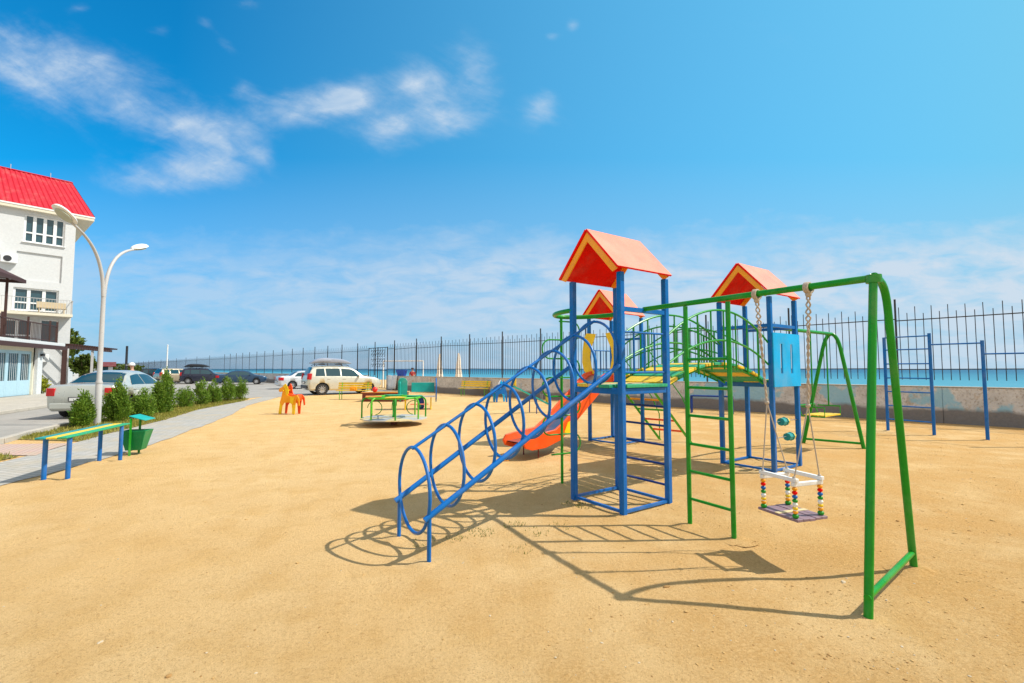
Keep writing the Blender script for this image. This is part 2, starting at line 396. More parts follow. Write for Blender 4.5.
wis = mth('MULTIPLY', mth('SUBTRACT', mth('MULTIPLY_ADD', tot, .62, nn), .96), 1.25, clamp=True)
wis = mth('MULTIPLY', mth('MULTIPLY', wis, wis), mth('MULTIPLY', tot, 1.6, clamp=True), clamp=True)
wis = mth('MULTIPLY', mth('MULTIPLY', wis, mth('MULTIPLY_ADD', st2, 1.9, .08)), .80, clamp=True)
# low bank of thin cloud towards the horizon
edge = mth('MULTIPLY_ADD', n3, .16, mth('MULTIPLY_ADD', n2, .10, .185))
edge = mth('MULTIPLY_ADD', U, .012, edge)
bank = mth('MULTIPLY', mth('SUBTRACT', edge, W), 9., clamp=True)
tex = mth('MULTIPLY_ADD', mth('SUBTRACT', cn(9, 7, .6, 1, 3.2, .05, .4), .36), 3.2, .30, clamp=True)
bank = mth('MULTIPLY', mth('MULTIPLY', bank, tex), .95)
low = mth('MULTIPLY', mth('SUBTRACT', .13, W), 5., clamp=True)
bank = mth('MULTIPLY', bank, mth('SUBTRACT', 1., mth('MULTIPLY', low, .45)))
bank = mth('MULTIPLY', bank, mth('MULTIPLY_ADD', U, .4, .85, True))
cl = mth('MAXIMUM', wis, bank)
# the whole right side of the sky is paler, towards the sun
right = mth('MULTIPLY', mth('MULTIPLY_ADD', U, .62, .46), .80, clamp=True)
skc = mix(nt, right, mix(nt, 1., hs.outputs['Color'], SKYTINT, 'MULTIPLY'), SKYPALE)
skc = mix(nt, mth('MULTIPLY', mth('SUBTRACT', .46, W), 1.9, clamp=True), skc, mix(nt, mth('MULTIPLY_ADD', U, .45, .35, True), SKYLOW, SKYLOWR))
col = mix(nt, cl, skc, mix(nt, mth('MULTIPLY_ADD', U, .45, .35, True), SKYCLOUD, SKYCLOUDR))
# bright pale haze added out of view, overhead and behind camera, to fill shadows
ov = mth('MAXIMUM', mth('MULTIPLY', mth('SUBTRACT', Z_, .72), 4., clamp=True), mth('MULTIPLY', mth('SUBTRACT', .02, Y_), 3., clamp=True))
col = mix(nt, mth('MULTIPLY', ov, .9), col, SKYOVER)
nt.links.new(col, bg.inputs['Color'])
vs = sc.view_settings; vs.view_transform = 'Standard'; vs.look = 'None'; vs.exposure = EXPO; vs.gamma = 1

# ------------------------------------------------------------------ ground, water
def axis(lo, hi, step, far):
    a = [lo + i*step for i in range(int(round((hi-lo)/step))+1)]; s = step
    while a[-1] < far: s *= 1.25; a.append(a[-1]+s)
    s = step
    while a[0] > -far: s *= 1.25; a.insert(0, a[0]-s)
    return a
xs, ys = axis(-6.6, 9, .13, 500), axis(1.6, 15, .13, 700)
KW = 26.6
FEET = [(1.208, 5.262), (.752, 5.898), (1.89, 5.725), (1.434, 6.361), (1.829, 4.931), (2.081, 4.506), (2.301, 3.136), (3.254, 3.905), (-.686, 3.983), (-1.072, 4.559), (.70, 6.66), (3.51, 7.95), (4.06, 7.42), (4.76, 7.87), (4.26, 8.48), (6.28, 10.25), (7.08, 9.56), (9.72, 12.26), (10.16, 11.42), (10.68, 10.66), (-6.70, 6.82), (-6.42, 6.90), (-7.11, 8.21), (-6.83, 8.29), (1.7, 10.6), (2.3, 10.0), (2.9, 10.5)]
def kk(x, y): return x + .9936*y
def gz(x, y):
    k = kk(x, y); z = 0
    d = min(x+6.6, 9-x, y-1.6, 15-y)
    if d > 0:
        q = min(1, d/1.5); z = q*(.018*noise.noise(V((x*.55, y*.55, 3))) + .011*noise.noise(V((x*1.7, y*1.7, 9))) + .006*noise.noise(V((x*4.5, y*4.5, 1))) - .006)
    e = math.hypot((x-2.37)/.75, (y-4.06)/.6)
    if e < 1: z -= .035*(1-e*e)**2
    e = math.hypot((x-.25)/.6, (y-8.6)/.5)
    if e < 1: z -= .03*(1-e*e)**2
    if k > KW+28: z -= min(4, (k-KW-28)*.12)
    return z
g = MB(); grid = [[g.bm.verts.new((x, y, gz(x, y))) for x in xs] for y in ys]
for j in range(len(ys)-1):
    for i in range(len(xs)-1): g._f([grid[j][i], grid[j][i+1], grid[j+1][i+1], grid[j+1][i]], True)
tag(g.build('ground', 'sand'), kind='structure')
g = MB(); rr = [40, 120, 300, 900, 3000, 10000, 40000]; prev = None
for r_ in rr:
    ring = [g.bm.verts.new((r_*math.cos(2*PI*i/64), r_*math.sin(2*PI*i/64), -1.0)) for i in range(64)]
    if prev: [g._f([prev[i], ring[i], ring[(i+1) % 64], prev[(i+1) % 64]], True) for i in range(64)]
    prev = ring
tag(g.build('sea', 'sea'), kind='structure')
def sheet(name, mat, pts, z):
    b = MB(); b.face([(x, y, z) for x, y in pts]); bmesh.ops.triangulate(b.bm, faces=b.bm.faces[:])
    return tag(b.build(name, mat), kind='structure')
sandline = [(-6.6, 3), (-7.0, 6.5), (-7.12, 7.6), (-7.25, 8.4), (-7.6, 10), (-8.6, 13.1), (-9.6, 16), (-11.5, 20.5), (-13.3, 27)]
outer = [(-8.4, 3), (-8.73, 8.1), (-9.0, 9.1), (-9.46, 10.3), (-9.9, 11.5), (-10.9, 14.9), (-12.3, 18.5), (-13.4, 23.7), (-14.2, 27)]
kerbl = [(-10.9, 10.2), (-11.5, 11.3), (-12.3, 13.2), (-13.3, 16.5), (-14.7, 20.5), (-15.2, 23.5), (-14.45, 25.4)]
sheet('road', 'asphalt', [(-300, -25), (-10.6, -25), (-10.7, 3), (-10.8, 10.1)] + kerbl + [(-14.3, 27), (-13.2, 27.2), (-10.6, 30.4), (-8.6, 33.8), (-9.1, 35.6), (-95, 122), (-300, 122)], .004)
wav = []
for a, b in zip(sandline, sandline[1:]):
    for t in range(6):
        p = V(a).lerp(V(b), t/6); wav.append((p.x + .10*noise.noise(V((p.y*1.3, 0, 4))) + .05*noise.noise(V((p.y*4, 2, 0))), p.y))
sheet('footpath', 'paver', wav + [sandline[-1]] + outer[::-1], .009)
sheet('cross_path', 'pinkpaver', [(-8.76, 9.0-.25), (-9.02, 9.15), (-9.46, 10.2), (-10.85, 10.05), (-10.8, 8.9)], .013)
sheet('verge', 'soil', [(-9.5, 10.45), (-9.93, 11.5), (-10.93, 14.9), (-12.33, 18.5), (-13.43, 23.7), (-14.2, 25.5)] + kerbl[::-1][1:-1] + [(-11.2, 10.75)], .014)
sheet('verge_patch', 'soil', [(-8.76, 7.7), (-9.0, 8.7), (-10.7, 8.7), (-10.7, 6.5)], .014)
b = MB()
for a, c in zip([(-10.7, 3)] + kerbl, kerbl): b.bar((a[0]-.07, a[1], .055), (c[0]-.07, c[1], .055), .14, .13)
tag(b.build('kerb', 'kerb', bevel=.015), kind='structure')
# pavement in front of the annex, a real step above the road
EX = V((-28.05, 28.04, 0)); ED = V((-.41, .912, 0)); EN = V((.912, .41, 0))
def E_(s, n, z): return EX + ED*s + EN*n + Z*z
b = MB(); b.prism([E_(-16, .02, 0), E_(-16, 4.6, 0), E_(3, 4.6, 0), E_(3, .02, 0)], (0, 0, .13))
tag(b.build('pavement', 'kerb', bevel=.02), kind='structure')

# sand heaped round the feet of the posts
b = MB()
for fx, fy in FEET:
    for q in range(3):
        cx, cy, rad, hh = fx+random.uniform(-.05, .05), fy+random.uniform(-.05, .05), random.uniform(.10, .22), random.uniform(.012, .03); z0 = gz(cx, cy); prev = None
        ph = random.random()*9
        for i in range(7):
            r_ = rad*i/6; ring = []
            for j in range(16):
                a = 2*PI*j/16; k_ = 1+.35*noise.noise(V((math.cos(a)*1.5+ph, math.sin(a)*1.5, 0)))
                ring.append(b.bm.verts.new((cx+r_*k_*math.cos(a), cy+r_*k_*math.sin(a), z0-.006+hh*(.5+.5*math.cos(PI*i/6))+.004*noise.noise(V((r_*9*math.cos(a)+ph, r_*9*math.sin(a), 5))))))
            if prev: [b._f([prev[j], ring[j], ring[(j+1) % 16], prev[(j+1) % 16]], True) for j in range(16)]
            prev = ring
tag(b.build('sand_heaps', 'sand'), kind='stuff')
# turf blades, pebbles, weeds
def inpoly(x, y, P):
    c = False; j = len(P)-1
    for i in range(len(P)):
        if (P[i][1] > y) != (P[j][1] > y) and x < (P[j][0]-P[i][0])*(y-P[i][1])/(P[j][1]-P[i][1])+P[i][0]: c = not c
        j = i
    return c
def blades(mb, x, y, z, n, h, spread):
    for _ in range(n):
        a = random.random()*2*PI; r = spread*math.sqrt(random.random()); bx, by = x+r*math.cos(a), y+r*math.sin(a)
        hh = h*random.uniform(.4, 1); w = hh*.16; t = random.random()*2*PI; l = random.uniform(.1, .7)*hh; q = random.random()*2*PI
        d = V((math.cos(t)*w, math.sin(t)*w, 0)); b0 = V((bx, by, z)); tip = b0 + V((math.cos(q)*l, math.sin(q)*l, hh))
        mb.face([b0-d, b0+d, tip])
P1 = [(-9.5, 10.45), (-9.93, 11.5), (-10.93, 14.9), (-12.33, 18.5), (-13.43, 23.7), (-14.2, 25.4)] + kerbl[::-1][1:-1] + [(-11.2, 10.75)]
P2 = [(-8.76, 7.7), (-9.0, 8.7), (-10.7, 8.7), (-10.7, 6.5)]
b = MB()
for P, cnt in ((P1, 2600), (P2, 500)):
    k = 0; X0, X1 = min(p[0] for p in P), max(p[0] for p in P); Y0, Y1 = min(p[1] for p in P), max(p[1] for p in P)
    while k < cnt:
        x, y = random.uniform(X0, X1), random.uniform(Y0, Y1)
        if inpoly(x, y, P): blades(b, x, y, .012, 7, .09, .12); k += 1
tag(b.build('turf', 'turf'), kind='stuff')
b = MB()
for x, y, n in ((.72, 5.72, 30), (.86, 5.64, 20), (-.30, 4.72, 26), (.02, 4.92, 22), (-.55, 4.55, 18), (.25, 4.72, 12), (.5, 4.9, 10), (1.9, 8.8, 14), (3.6, 7.9, 16), (4.2, 7.5, 16), (4.5, 8.4, 14), (2.6, 10.2, 14), (1.75, 10.6, 14), (2.2, 9.9, 14), (3.0, 9.4, 10), (.1, 4.3, 8), (-.8, 4.45, 8)):
    blades(b, x, y, gz(x, y)-.004, n*3, .034, .13)
tag(b.build('weeds', 'weed'), kind='stuff')
b = MB(); ico = bmesh.new(); bmesh.ops.create_icosphere(ico, subdivisions=1, radius=1); iv = [v.co.copy() for v in ico.verts]; fi = [[v.index for v in f.verts] for f in ico.faces]; ico.free()
for i in range(13000):
    y = 2.0 + 11*random.random()**1.5; x = random.uniform(-1.15, 1.25)*y
    if x < -6.5: continue
    if random.random() > (.16 + .84*max(0, min(1, (x+.6)/3)))*(.25+.75*min(1, max(0, .5+1.8*noise.noise(V((x*.8, y*.8, 7)))))): continue
    s = random.choice((.003, .004, .004, .005, .006, .008)) * (2.2 if random.random() < .03 else 1)
    rot = Matrix.Rotation(random.random()*6, 3, 'Z'); sc_ = V((s*random.uniform(.8, 1.6), s, s*random.uniform(.4, .8))); z0 = gz(x, y)+s*.15
    vv = [b.bm.verts.new(V((x, y, z0)) + rot @ V((c.x*sc_.x*random.uniform(.8, 1.2), c.y*sc_.y, c.z*sc_.z))) for c in iv]
    b.mi = random.choice((0, 0, 0, 0, 0, 0, 0, 2, 2, 1))
    for f in fi: b._f([vv[q] for q in f])
M['peb'] = plain('tan clod', (.50, .32, .13), .95, spec=.1); M['peb2'] = plain('pale pebble', (.52, .42, .28), .9); M['peb3'] = plain('brown clod', (.36, .21, .08), .95, spec=.1)
tag(b.build('pebbles', ['peb', 'peb2', 'peb3']), kind='stuff')
# ------------------------------------------------------------------ the play structure
PS = thing('play_structure', (1.3, 5.8, 0), 'large blue and green climbing structure with three orange roofed towers, slide and ring tunnel', 'play structure')
class Tower:
    def __init__(s, cx, cy, ang, h):
        s.c = V((cx, cy, 0)); s.u = V((math.cos(R(ang)), math.sin(R(ang)), 0)); s.v = V((-s.u.y, s.u.x, 0)); s.h = h; s.ang = R(ang)
    def p(s, a, b, z): return s.c + s.u*a*s.h + s.v*b*s.h + Z*z
    def corners(s): return {'F': (-1, -1), 'R': (1, -1), 'B': (1, 1), 'L': (-1, 1)}
    def q(s, k, z): a, b = s.corners()[k]; return s.p(a, b, z)
PW = .066; PZ = 2.70; DZ = 1.425
def tower(T, planks, rails, dr=0.):
    global BARANG
    BARANG = T.ang
    for k in 'FRBL':
        m = MB(); a = T.q(k, -.02); m.frame_box(a + Z*(PZ+dr*.6+.02)/2, T.u*PW/2, T.v*PW/2, Z*(PZ+dr*.6+.02)/2); m.build('post', 'blue', PS, bevel=.008)
    m = MB()
    for a, b in ('FR', 'RB', 'BL', 'LF'):
        d = (T.q(b, 0)-T.q(a, 0)).normalized()*PW/2; m.bar(T.q(a, .03)+d, T.q(b, .03)-d, .03, .03)
    m.build('base_rail', 'blue', PS)
    m = MB()   # platform bearer frame
    for a, b in ('FR', 'RB', 'BL', 'LF'):
        d = (T.q(b, 0)-T.q(a, 0)).normalized()*PW/2; m.bar(T.q(a, DZ-.075)+d, T.q(b, DZ-.075)-d, .05, .07)
    fr = m.build('platform', 'blue', PS, bevel=.005)
    n = len(planks); wv = (2*T.h+.10)/n
    for i, mt in enumerate(planks):
        v0 = -T.h-.05 + wv*(i+.5); m = MB(); e = T.h+.06
        if i in (0, n-1): e = T.h-PW/2-.004
        m.frame_box(T.c + T.v*v0 + Z*(DZ-.02 + random.uniform(-.003, .003)), T.u*e, T.v*(wv/2-.005), Z*.018); m.build('plank', mt, fr, bevel=.004)
    for a, b, z in rails:
        d = (T.q(b, 0)-T.q(a, 0)).normalized()*PW/2; m = MB(); m.bar(T.q(a, z)+d, T.q(b, z)-d, .045, .05); m.build('cross_rail', 'blue', PS)
    # gabled roof, ridge along u
    hw, hl, ez, rz, th = T.h+.085, T.h+.08, PZ+.02+dr*.6, PZ+.545+dr, .022; c_old = T.c; T.c = T.c-T.u*.07
    m = MB()
    for sgn in (1, -1):
        rdg, eav = T.c+Z*rz, T.c+T.v*sgn*hw+Z*ez
        nrm = ((eav-rdg).cross(T.u)).normalized(); nrm = nrm if nrm.z > 0 else -nrm
        rdg = T.c+Z*rz
        pts = [rdg-T.u*hl, eav-T.u*hl, eav+T.u*hl, rdg+T.u*hl]
        if sgn < 0: pts = [p_ + nrm*.0015 for p_ in pts]
        m.mi = 0; m.face([p_+nrm*th for p_ in pts]); m.mi = 1; m.face(pts)
        for i in range(4): a, b = pts[i], pts[(i+1) % 4]; m.face([a, b, b+nrm*th, a+nrm*th])
    rf = m.build('roof', ['salmon', 'red'], PS)
    for e, nm in ((-1, 'front'), (1, 'back')):
        off = T.u*e*(hl-.02)
        m = MB()
        for sgn in (1, -1):
            a, b = T.c+off+Z*(rz-.045), T.c+off+T.v*sgn*(hw-.01)+Z*(ez-.005)
            dn = ((b-a).cross(T.u)).normalized(); dn = dn if dn.z < 0 else -dn
            a2, b2 = a+dn*.002+Z*.03, b+dn*.002+Z*.005
            wd = .075; k = .9; lo = T.c+off+Z*(rz-.015-wd*1.5)
            m.prism([a2, b2, b2+dn*wd-(b-a).normalized()*.03, lo], T.u*e*(-.018 if sgn > 0 else -.0175))
        m.build('bargeboard', 'orange', rf)
    T.c = c_old
T1 = Tower(1.321, 5.811, 34.9, .395); T2 = Tower(4.150, 7.945, 35.5, .42); T3 = Tower(2.32, 10.55, 41, .41)
tower(T1, ['wgreen', 'wgreen', 'wcream', 'wyellow', 'wgreen'], [('F', 'R', 2.28)])
tower(T2, ['wgreen', 'wyellow', 'wgreen', 'wyellow'], [('F', 'R', 2.29), ('R', 'B', 2.29), ('F', 'L', 2.29)], .075)
tower(T3, ['wgreen', 'wyellow', 'wcream', 'wyellow'], [('R', 'B', 2.28)], .075)
# guards
def guard(T, a, b, mat='blue'):
    m = MB(); A, B_ = T.q(a, 0), T.q(b, 0); d = (B_-A).normalized()*PW/2
    for z in (1.56, 2.02): m.tube([A+d+Z*z, B_-d+Z*z], .013)
    for t in (.27, .5, .73): p = A.lerp(B_, t); m.tube([p+Z*1.56, p+Z*2.02], .011)
    m.build('guard_rail', mat, PS)
guard(T1, 'F', 'R'); guard(T3, 'L', 'B')
for z in (.21, .45, .68, .91, 1.14):    # rungs under the bridge end of the near tower
    A, B_ = T1.q('R', z), T1.q('B', z); d = (B_-A).normalized()*PW/2; m = MB(); m.tube([A+d, B_-d], .014); m.build('rung', 'dkblue', PS)
# ring tunnel ramp
foot = [V((-.686, 3.983, 0)), V((-1.072, 4.559, 0))]; ftz = .375
top = [T1.q('F', 1.66), T1.q('L', 1.66)]
m = MB(); c0 = (foot[0]+foot[1])/2+Z*(ftz+.52)
ramp_ = None
for i in (0, 1):
    a = foot[i]+Z*ftz; d = (top[i]-a).normalized(); m = MB(); m.tube([a-d*.05, top[i]-d*(PW*.5)], .025, 12); rl = m.build('ring_tunnel' if ramp_ is None else 'side_rail', 'blue', ramp_ or PS); ramp_ = ramp_ or rl
    m = MB(); m.tube([foot[i]-Z*.03, foot[i]+Z*ftz], .018); m.build('leg', 'blue', ramp_)
mid0 = (foot[0]+foot[1])/2; mid1 = (top[0]+top[1])/2; wd = (foot[1]-foot[0]).normalized(); fw = V((mid1.x-mid0.x, mid1.y-mid0.y, 0)); L_ = fw.length; fw.normalize(); sl = (1.66-ftz)/L_; RR = .37; wdr = Matrix.Rotation(R(-1), 3, 'Z') @ wd
for i in range(8):
    s_ = .0 + .322*i; c = mid0 + fw*s_ + Z*(ftz+.150+sl*s_); m = MB()
    m.tube(arc(c, RR, 0, 2*PI*39/40, wdr, Z, 39), .0155, 9, closed=True); m.build('ring', 'blue', ramp_)
m = MB(); c0 = mid0+Z*(ftz+.150+RR); m.tube([c0-fw*.02-Z*.008, c0+fw*2.27+Z*(sl*2.27)], .015); m.build('top_rail', 'blue', ramp_)

# arched bridges with green railings
def bridge(Ta, ka, Tb, kb, cols):
    a0, a1 = Ta.q(ka[0], 0), Ta.q(ka[1], 0); b0, b1 = Tb.q(kb[0], 0), Tb.q(kb[1], 0)
    ca, cb = (a0+a1)/2, (b0+b1)/2; d = (cb-ca); L = d.length; d.normalize(); s = V((d.y, -d.x, 0)); hw = .36
    ca += d*.075; L -= .15
    def dz(t): return DZ+.005+.265*(1-(2*t-1)**2)
    n = 12; dk = None
    for sg in (-1, 1):
        m = MB(); pts = [ca+d*L*i/16+s*sg*(hw-.05)+Z*(dz(i/16)-.058) for i in range(17)]
        m.tube(pts, .018, 6); o_ = m.build('arched_bridge' if dk is None else 'bearer', 'green', dk or PS); dk = dk or o_
    for i in range(n):
        t = (i+.5)/n; t0, t1 = i/n+.007, (i+1)/n-.007
        p, q = ca+d*L*t0+Z*dz(t0), ca+d*L*t1+Z*dz(t1); dd = (q-p); m = MB()
        m.frame_box((p+q)/2-Z*.018, dd/2, s*hw, dd.cross(s).normalized()*.018); m.build('plank', cols[i % len(cols)], dk, bevel=.004)
    for sg in (-1, 1):
        m = MB(); ps, pe = ca-d*.035+s*sg*(hw+.03), ca+d*(L+.035)+s*sg*(hw+.03); LL = (pe-ps).length
        def at(t, z): return ps+d*LL*t+Z*z
        for base, rise in ((2.02, .40), (1.67, .33)): m.tube([at(i/20, base+rise*(1-(2*i/20-1)**2)) for i in range(21)], .015, 8)
        for z in (1.60,): m.tube([at(.02, 1.5), at(.15, dz(.15)+.02)], .012, 6)
        for i in range(1, 8):
            t = i/8; m.tube([at(t, dz(t)-.1), at(t, 2.02+.40*(1-(2*t-1)**2))], .012, 7)
        m.build('railing', 'green', dk)
bridge(T1, 'RB', T2, 'FL', ['wyellow', 'wgreen'])
bridge(T2, 'LB', T3, 'FR', ['wgreen', 'wyellow'])

# front swing frame: A-frame, beam, hanging ladder post
A1, A2 = V((2.301, 3.136, 0)), V((3.254, 3.905, 0)); AP = V((2.665, 3.43, 2.26)); BE = (T1.q('F', 2.3)+T1.q('R', 2.3))/2
hu = (A2-A1).normalized()
m = MB(); dB = (BE-AP).normalized(); m.tube([AP-dB*.03+Z*.01, BE], .027, 14); beam = m.build('swing_beam', 'green', PS)
for a, sg in ((A1, -1), (A2, 1)):
    tp = AP + hu*(-.02 if sg < 0 else .32) - Z*(.04 if sg < 0 else .09)
    pts = [a-Z*.03, a.lerp(tp, .5)] + bez([a.lerp(tp, .88), a.lerp(tp, .97), tp+Z*.05, tp+Z*.12-hu*sg*.05, AP+Z*.03+hu*sg*.03, AP-Z*.0], 10)
    m = MB(); m.tube(pts, .027, 14); m.build('leg', 'green', beam)
m = MB(); m.tube([A1+Z*.12, A2+Z*.12], .021); m.build('foot_bar', 'green', beam)
m = MB(); m.lathe([(.05, -.03), (.052, 0), (.05, .03)], AP+Z*.002, 14); m.build('apex_collar', 'green', beam)
L1, L2 = V((1.829, 4.931, 0)), V((2.081, 4.506, 0)); dl = (L2-L1).normalized()
def beam_z(p): t = (p-AP).dot(dB); return (AP+dB*t).z
m = MB()
for p in (L1, L2): m.tube([p-Z*.03, V((p.x, p.y, beam_z(V((p.x, p.y, 2.28)))-.03))], .023)
lad = m.build('rung_ladder', 'green', PS)
for z in (.27, .55, .83, 1.12, 1.41, 1.70): m = MB(); m.tube([L1+Z*z, L2+Z*z], .015, 8); m.build('rung', 'green', lad)

# spiral climber behind the near tower
pl = V((.70, 6.66, 0)); m = MB(); m.tube([pl-Z*.03, pl+Z*2.34], .02); spc = m.build('spiral_climber', 'green', PS)
mid = (T1.q('L', 2.34)+T1.q('B', 2.34))/2; dv = (V((pl.x, pl.y, 2.34))-mid)
m = MB(); m.tube([mid - T1.u*.40*math.cos(PI*i/24) + dv*math.sin(PI*i/24) for i in range(25)], .03, 10); m.build('top_hoop', 'green', spc)
m = MB(); hp = []
for i in range(150):
    pass
su = T1.u; sgn = 1; zz_ = .42; hw_, hr = .19, .1325
hp.append(pl+su*hw_*sgn*-1+Z*zz_)
for i in range(7):
    hp += [pl+su*sgn*hw_*.5+Z*zz_ - T1.v*.03*sgn] + arc(pl+su*sgn*hw_+Z*(zz_+hr)-T1.v*.03*sgn, hr, -PI/2, PI/2, su*sgn, Z, 9); zz_ += 2*hr; sgn = -sgn
hp.append(pl+su*sgn*hw_*.2+Z*zz_)
m.tube(hp, .011, 7); m.build('spiral_pipe', 'green', spc)

# slide on the far tower
F_, Lc = T3.q('F', 0), T3.q('L', 0); c = (F_+Lc)/2; du = -T3.u; sv = T3.v
prof = [(0, 1.47), (.18, 1.45), (.36, 1.36), (1.62, .46), (1.84, .34), (2.3, .29), (2.57, .28)]
def sp_(t, off, z): return c+du*t+sv*off+Z*z
m = MB(); pr = [(a, b) for a, b in prof]
for (a, b), (e, f) in zip(pr, pr[1:]): m.face([sp_(a, -.25, b), sp_(e, -.25, f), sp_(e, .25, f), sp_(a, .25, b)]); m.face([sp_(a, -.25, b-.02), sp_(e, -.25, f-.02), sp_(e, .25, f-.02), sp_(a, .25, b-.02)])
sl_ = m.build('slide', 'steel', PS)
for sg in (-1, 1):
    up = [(0, 1.58), (.36, 1.50), (1.60, .60), (1.84, .47), (2.38, .42), (2.58, .39)]; dn = [(2.65, .30), (2.60, .20), (2.44, .15), (2.1, .16), (1.7, .26), (.36, 1.22), (0, 1.36)]
    m = MB(); m.prism([sp_(a, sg*.252, z) for a, z in up+dn], sv*sg*.045); m.build('side_wall', 'slideor', sl_, bevel=.008)
    k0 = .17 if sg > 0 else .14
    yb = [(k0+.02, 1.50), (k0+.10, 1.62), (k0+.15, 1.85), (k0+.12, 2.05), (k0+.02, 2.26), (k0-.02, 2.37), (k0+.24, 2.40), (k0+.30, 2.3), (k0+.36, 2.0), (k0+.37, 1.75), (k0+.32, 1.56), (k0+.22, 1.47)]
    m = MB(); m.prism([sp_(.075, sg*a, z) for a, z in yb], du*.025); m.build('guard_panel', 'yellow', sl_, bevel=.006)
m = MB(); m.prism([sp_(1.62, -.30, .40), sp_(1.52, -.30, .58), sp_(1.38, -.30, .62), sp_(1.32, -.30, .50), sp_(1.46, -.30, .36)], -sv*.012); m.build('yellow_badge', 'yellow', sl_)
m = MB()
for sg in (-1, 1): m.tube([sp_(2.2, sg*.2, -.02), sp_(2.2, sg*.2, .28)], .014, 7)
m.tube([sp_(2.2, -.2, .26), sp_(2.2, .2, .26)], .014, 7); m.build('support', 'brown', sl_)

# ladder at the far tower
tl, tr = T3.q('B', 1.42)+T3.u*.05, T3.q('R', 1.42)+T3.u*.05
bl, br = V((3.40, 10.86, 0)), V((3.94, 10.42, 0))
m = MB()
for a, e in ((tl, bl), (tr, br)): m.bar(a, e-Z*.03, .04, .05)
sl2 = m.build('inclined_ladder', 'ltgreen', PS)
for i, mt in enumerate(('red', 'orange', 'ltgreen', 'slideor', 'slideor')):
    t = .2+.16*i; m = MB(); m.tube([tl.lerp(bl, t), tr.lerp(br, t)], .022, 8); m.build('rung', mt, sl2)
m = MB()
for a, e in ((tl, bl), (tr, br)):
    m.tube([a+Z*.75, a.lerp(e, .1)+Z*.78, a.lerp(e, .82)+Z*.72, e-(e-a)*.02+Z*.55, e-(e-a)*.02], .012, 7)
m.build('handrail', 'green', sl2)

# play board and sliding blocks on the right tower
C_, D_ = T2.q('F', 0), T2.q('R', 0); dd = (D_-C_).normalized(); nn_ = -T2.v; m = MB()
w_ = (D_-C_).length; bz0, bz1 = 1.32, 2.17; o_ = nn_*.045
def bp(s, z): return C_+dd*s+o_+Z*z
# board built of strips round its two slots
xs_ = [-.02, w_*.235, w_*.325, w_*.64, w_*.73, w_+.03]; zs_ = [bz0, bz0+.21, bz1-.17, bz1]
for i in range(5):
    for j in range(3):
        if i in (1, 3) and j == 1: continue
        a, b = bp(xs_[i], zs_[j]), bp(xs_[i+1], zs_[j+1]); m.frame_box((a+b)/2, dd*(xs_[i+1]-xs_[i])/2, nn_*.009, Z*(zs_[j+1]-zs_[j])/2)
bmesh.ops.remove_doubles(m.bm, verts=m.bm.verts[:], dist=.0005)
seen = {}
for f in list(m.bm.faces):
    k = tuple(round(x, 3) for x in f.calc_center_median())
    seen.setdefault(k, []).append(f)
bmesh.ops.delete(m.bm, geom=[f for l in seen.values() if len(l) > 1 for f in l], context='FACES')
m.build('play_board', 'skyblue', PS)
m = MB()
for z in (.52, .77): m.tube([C_+dd*PW/2+Z*z, D_-dd*PW/2+Z*z], .007, 6)
ab = m.build('bead_wire', 'steel', PS)
for s, z in ((.36, .77), (.58, .52)):
    for k, (mt, r0, ln) in enumerate((('wteal', .062, .10), ('wteal', .075, .02), ('wyellow', .056, .035))):
        cc = C_+dd*w_*s*1.0+Z*(z-.006)+dd*(k*.07); m = MB(); n = 6
        m.tube([cc-dd*ln/2, cc+dd*ln/2], r0*(.95 if k else 1), 8); m.build('bead', mt, ab)

# rear swing frame on the right tower
q1, q2 = V((6.28, 10.25, 0)), V((7.08, 9.56, 0)); ap = V((6.66, 9.78, 2.33)); be = (T2.q('R', 2.33)+T2.q('B', 2.33))/2
m = MB(); db = (ap-be).normalized(); m.tube([be, ap+db*.02], .034, 10); b2 = m.build('swing_beam', 'green', PS); hq = (q2-q1).normalized()
for a, sg in ((q1, -1), (q2, 1)):
    tp = ap+hq*sg*.09-Z*.08
    m = MB(); m.tube([a-Z*.03, a.lerp(tp, .9)+hq*sg*.02] + bez([a.lerp(tp, .92)+hq*sg*.02, tp+Z*.06, ap], 5)[1:], .036, 10); m.build('leg', 'green', b2)
m = MB(); m.tube([q1+Z*.1, q2+Z*.1], .024, 8); m.build('foot_bar', 'green', b2)

# ------------------------------------------------------------------ hanging seats
def hang(p, t): return AP+dB*t
tt = [(V((2.47, 3.856, 0))-V((AP.x, AP.y, 0))).length, (V((2.244, 4.253, 0))-V((AP.x, AP.y, 0))).length]
SC = V((2.37, 4.06, 0)); SA = V((dB.x, dB.y, 0)).normalized(); SB = V((-SA.y, SA.x, 0))*-1
rotq = Matrix.Rotation(R(-10), 3, 'Z'); SA2 = rotq @ SA; SB2 = rotq @ SB
BS = thing('baby_swing', (SC.x, SC.y, .38), 'toddler swing seat with white frame, coloured beads and worn plank base hanging on ropes', 'baby swing')
m = MB()
for i in range(5):
    v0 = -.165+.066*(i+.5); m.mi = 0; m.frame_box(SC+SA2*0+SB2*v0+Z*(.385+random.uniform(-.002, .002)), SA2*.195, SB2*.031, Z*.011)
m.build('seat_board', 'wpurple', BS, bevel=.003)
m = MB()
m.frame_box(SC+Z*.399, SA2*.022, SB2*.165, Z*.003); m.build('cream_stripe', 'wcream', BS)
FX, FY, FZ = .155, .138, .70
cs = [SC+SA2*a*FX+SB2*b*FY for a, b in ((-1, -1), (1, -1), (1, 1), (-1, 1))]
m = MB()
m.bar(cs[0]+Z*FZ-SA2*.03, cs[1]+Z*FZ+SA2*.03, .032, .032); m.bar(cs[3]+Z*FZ-SA2*.03, cs[2]+Z*FZ+SA2*.03, .032, .032)
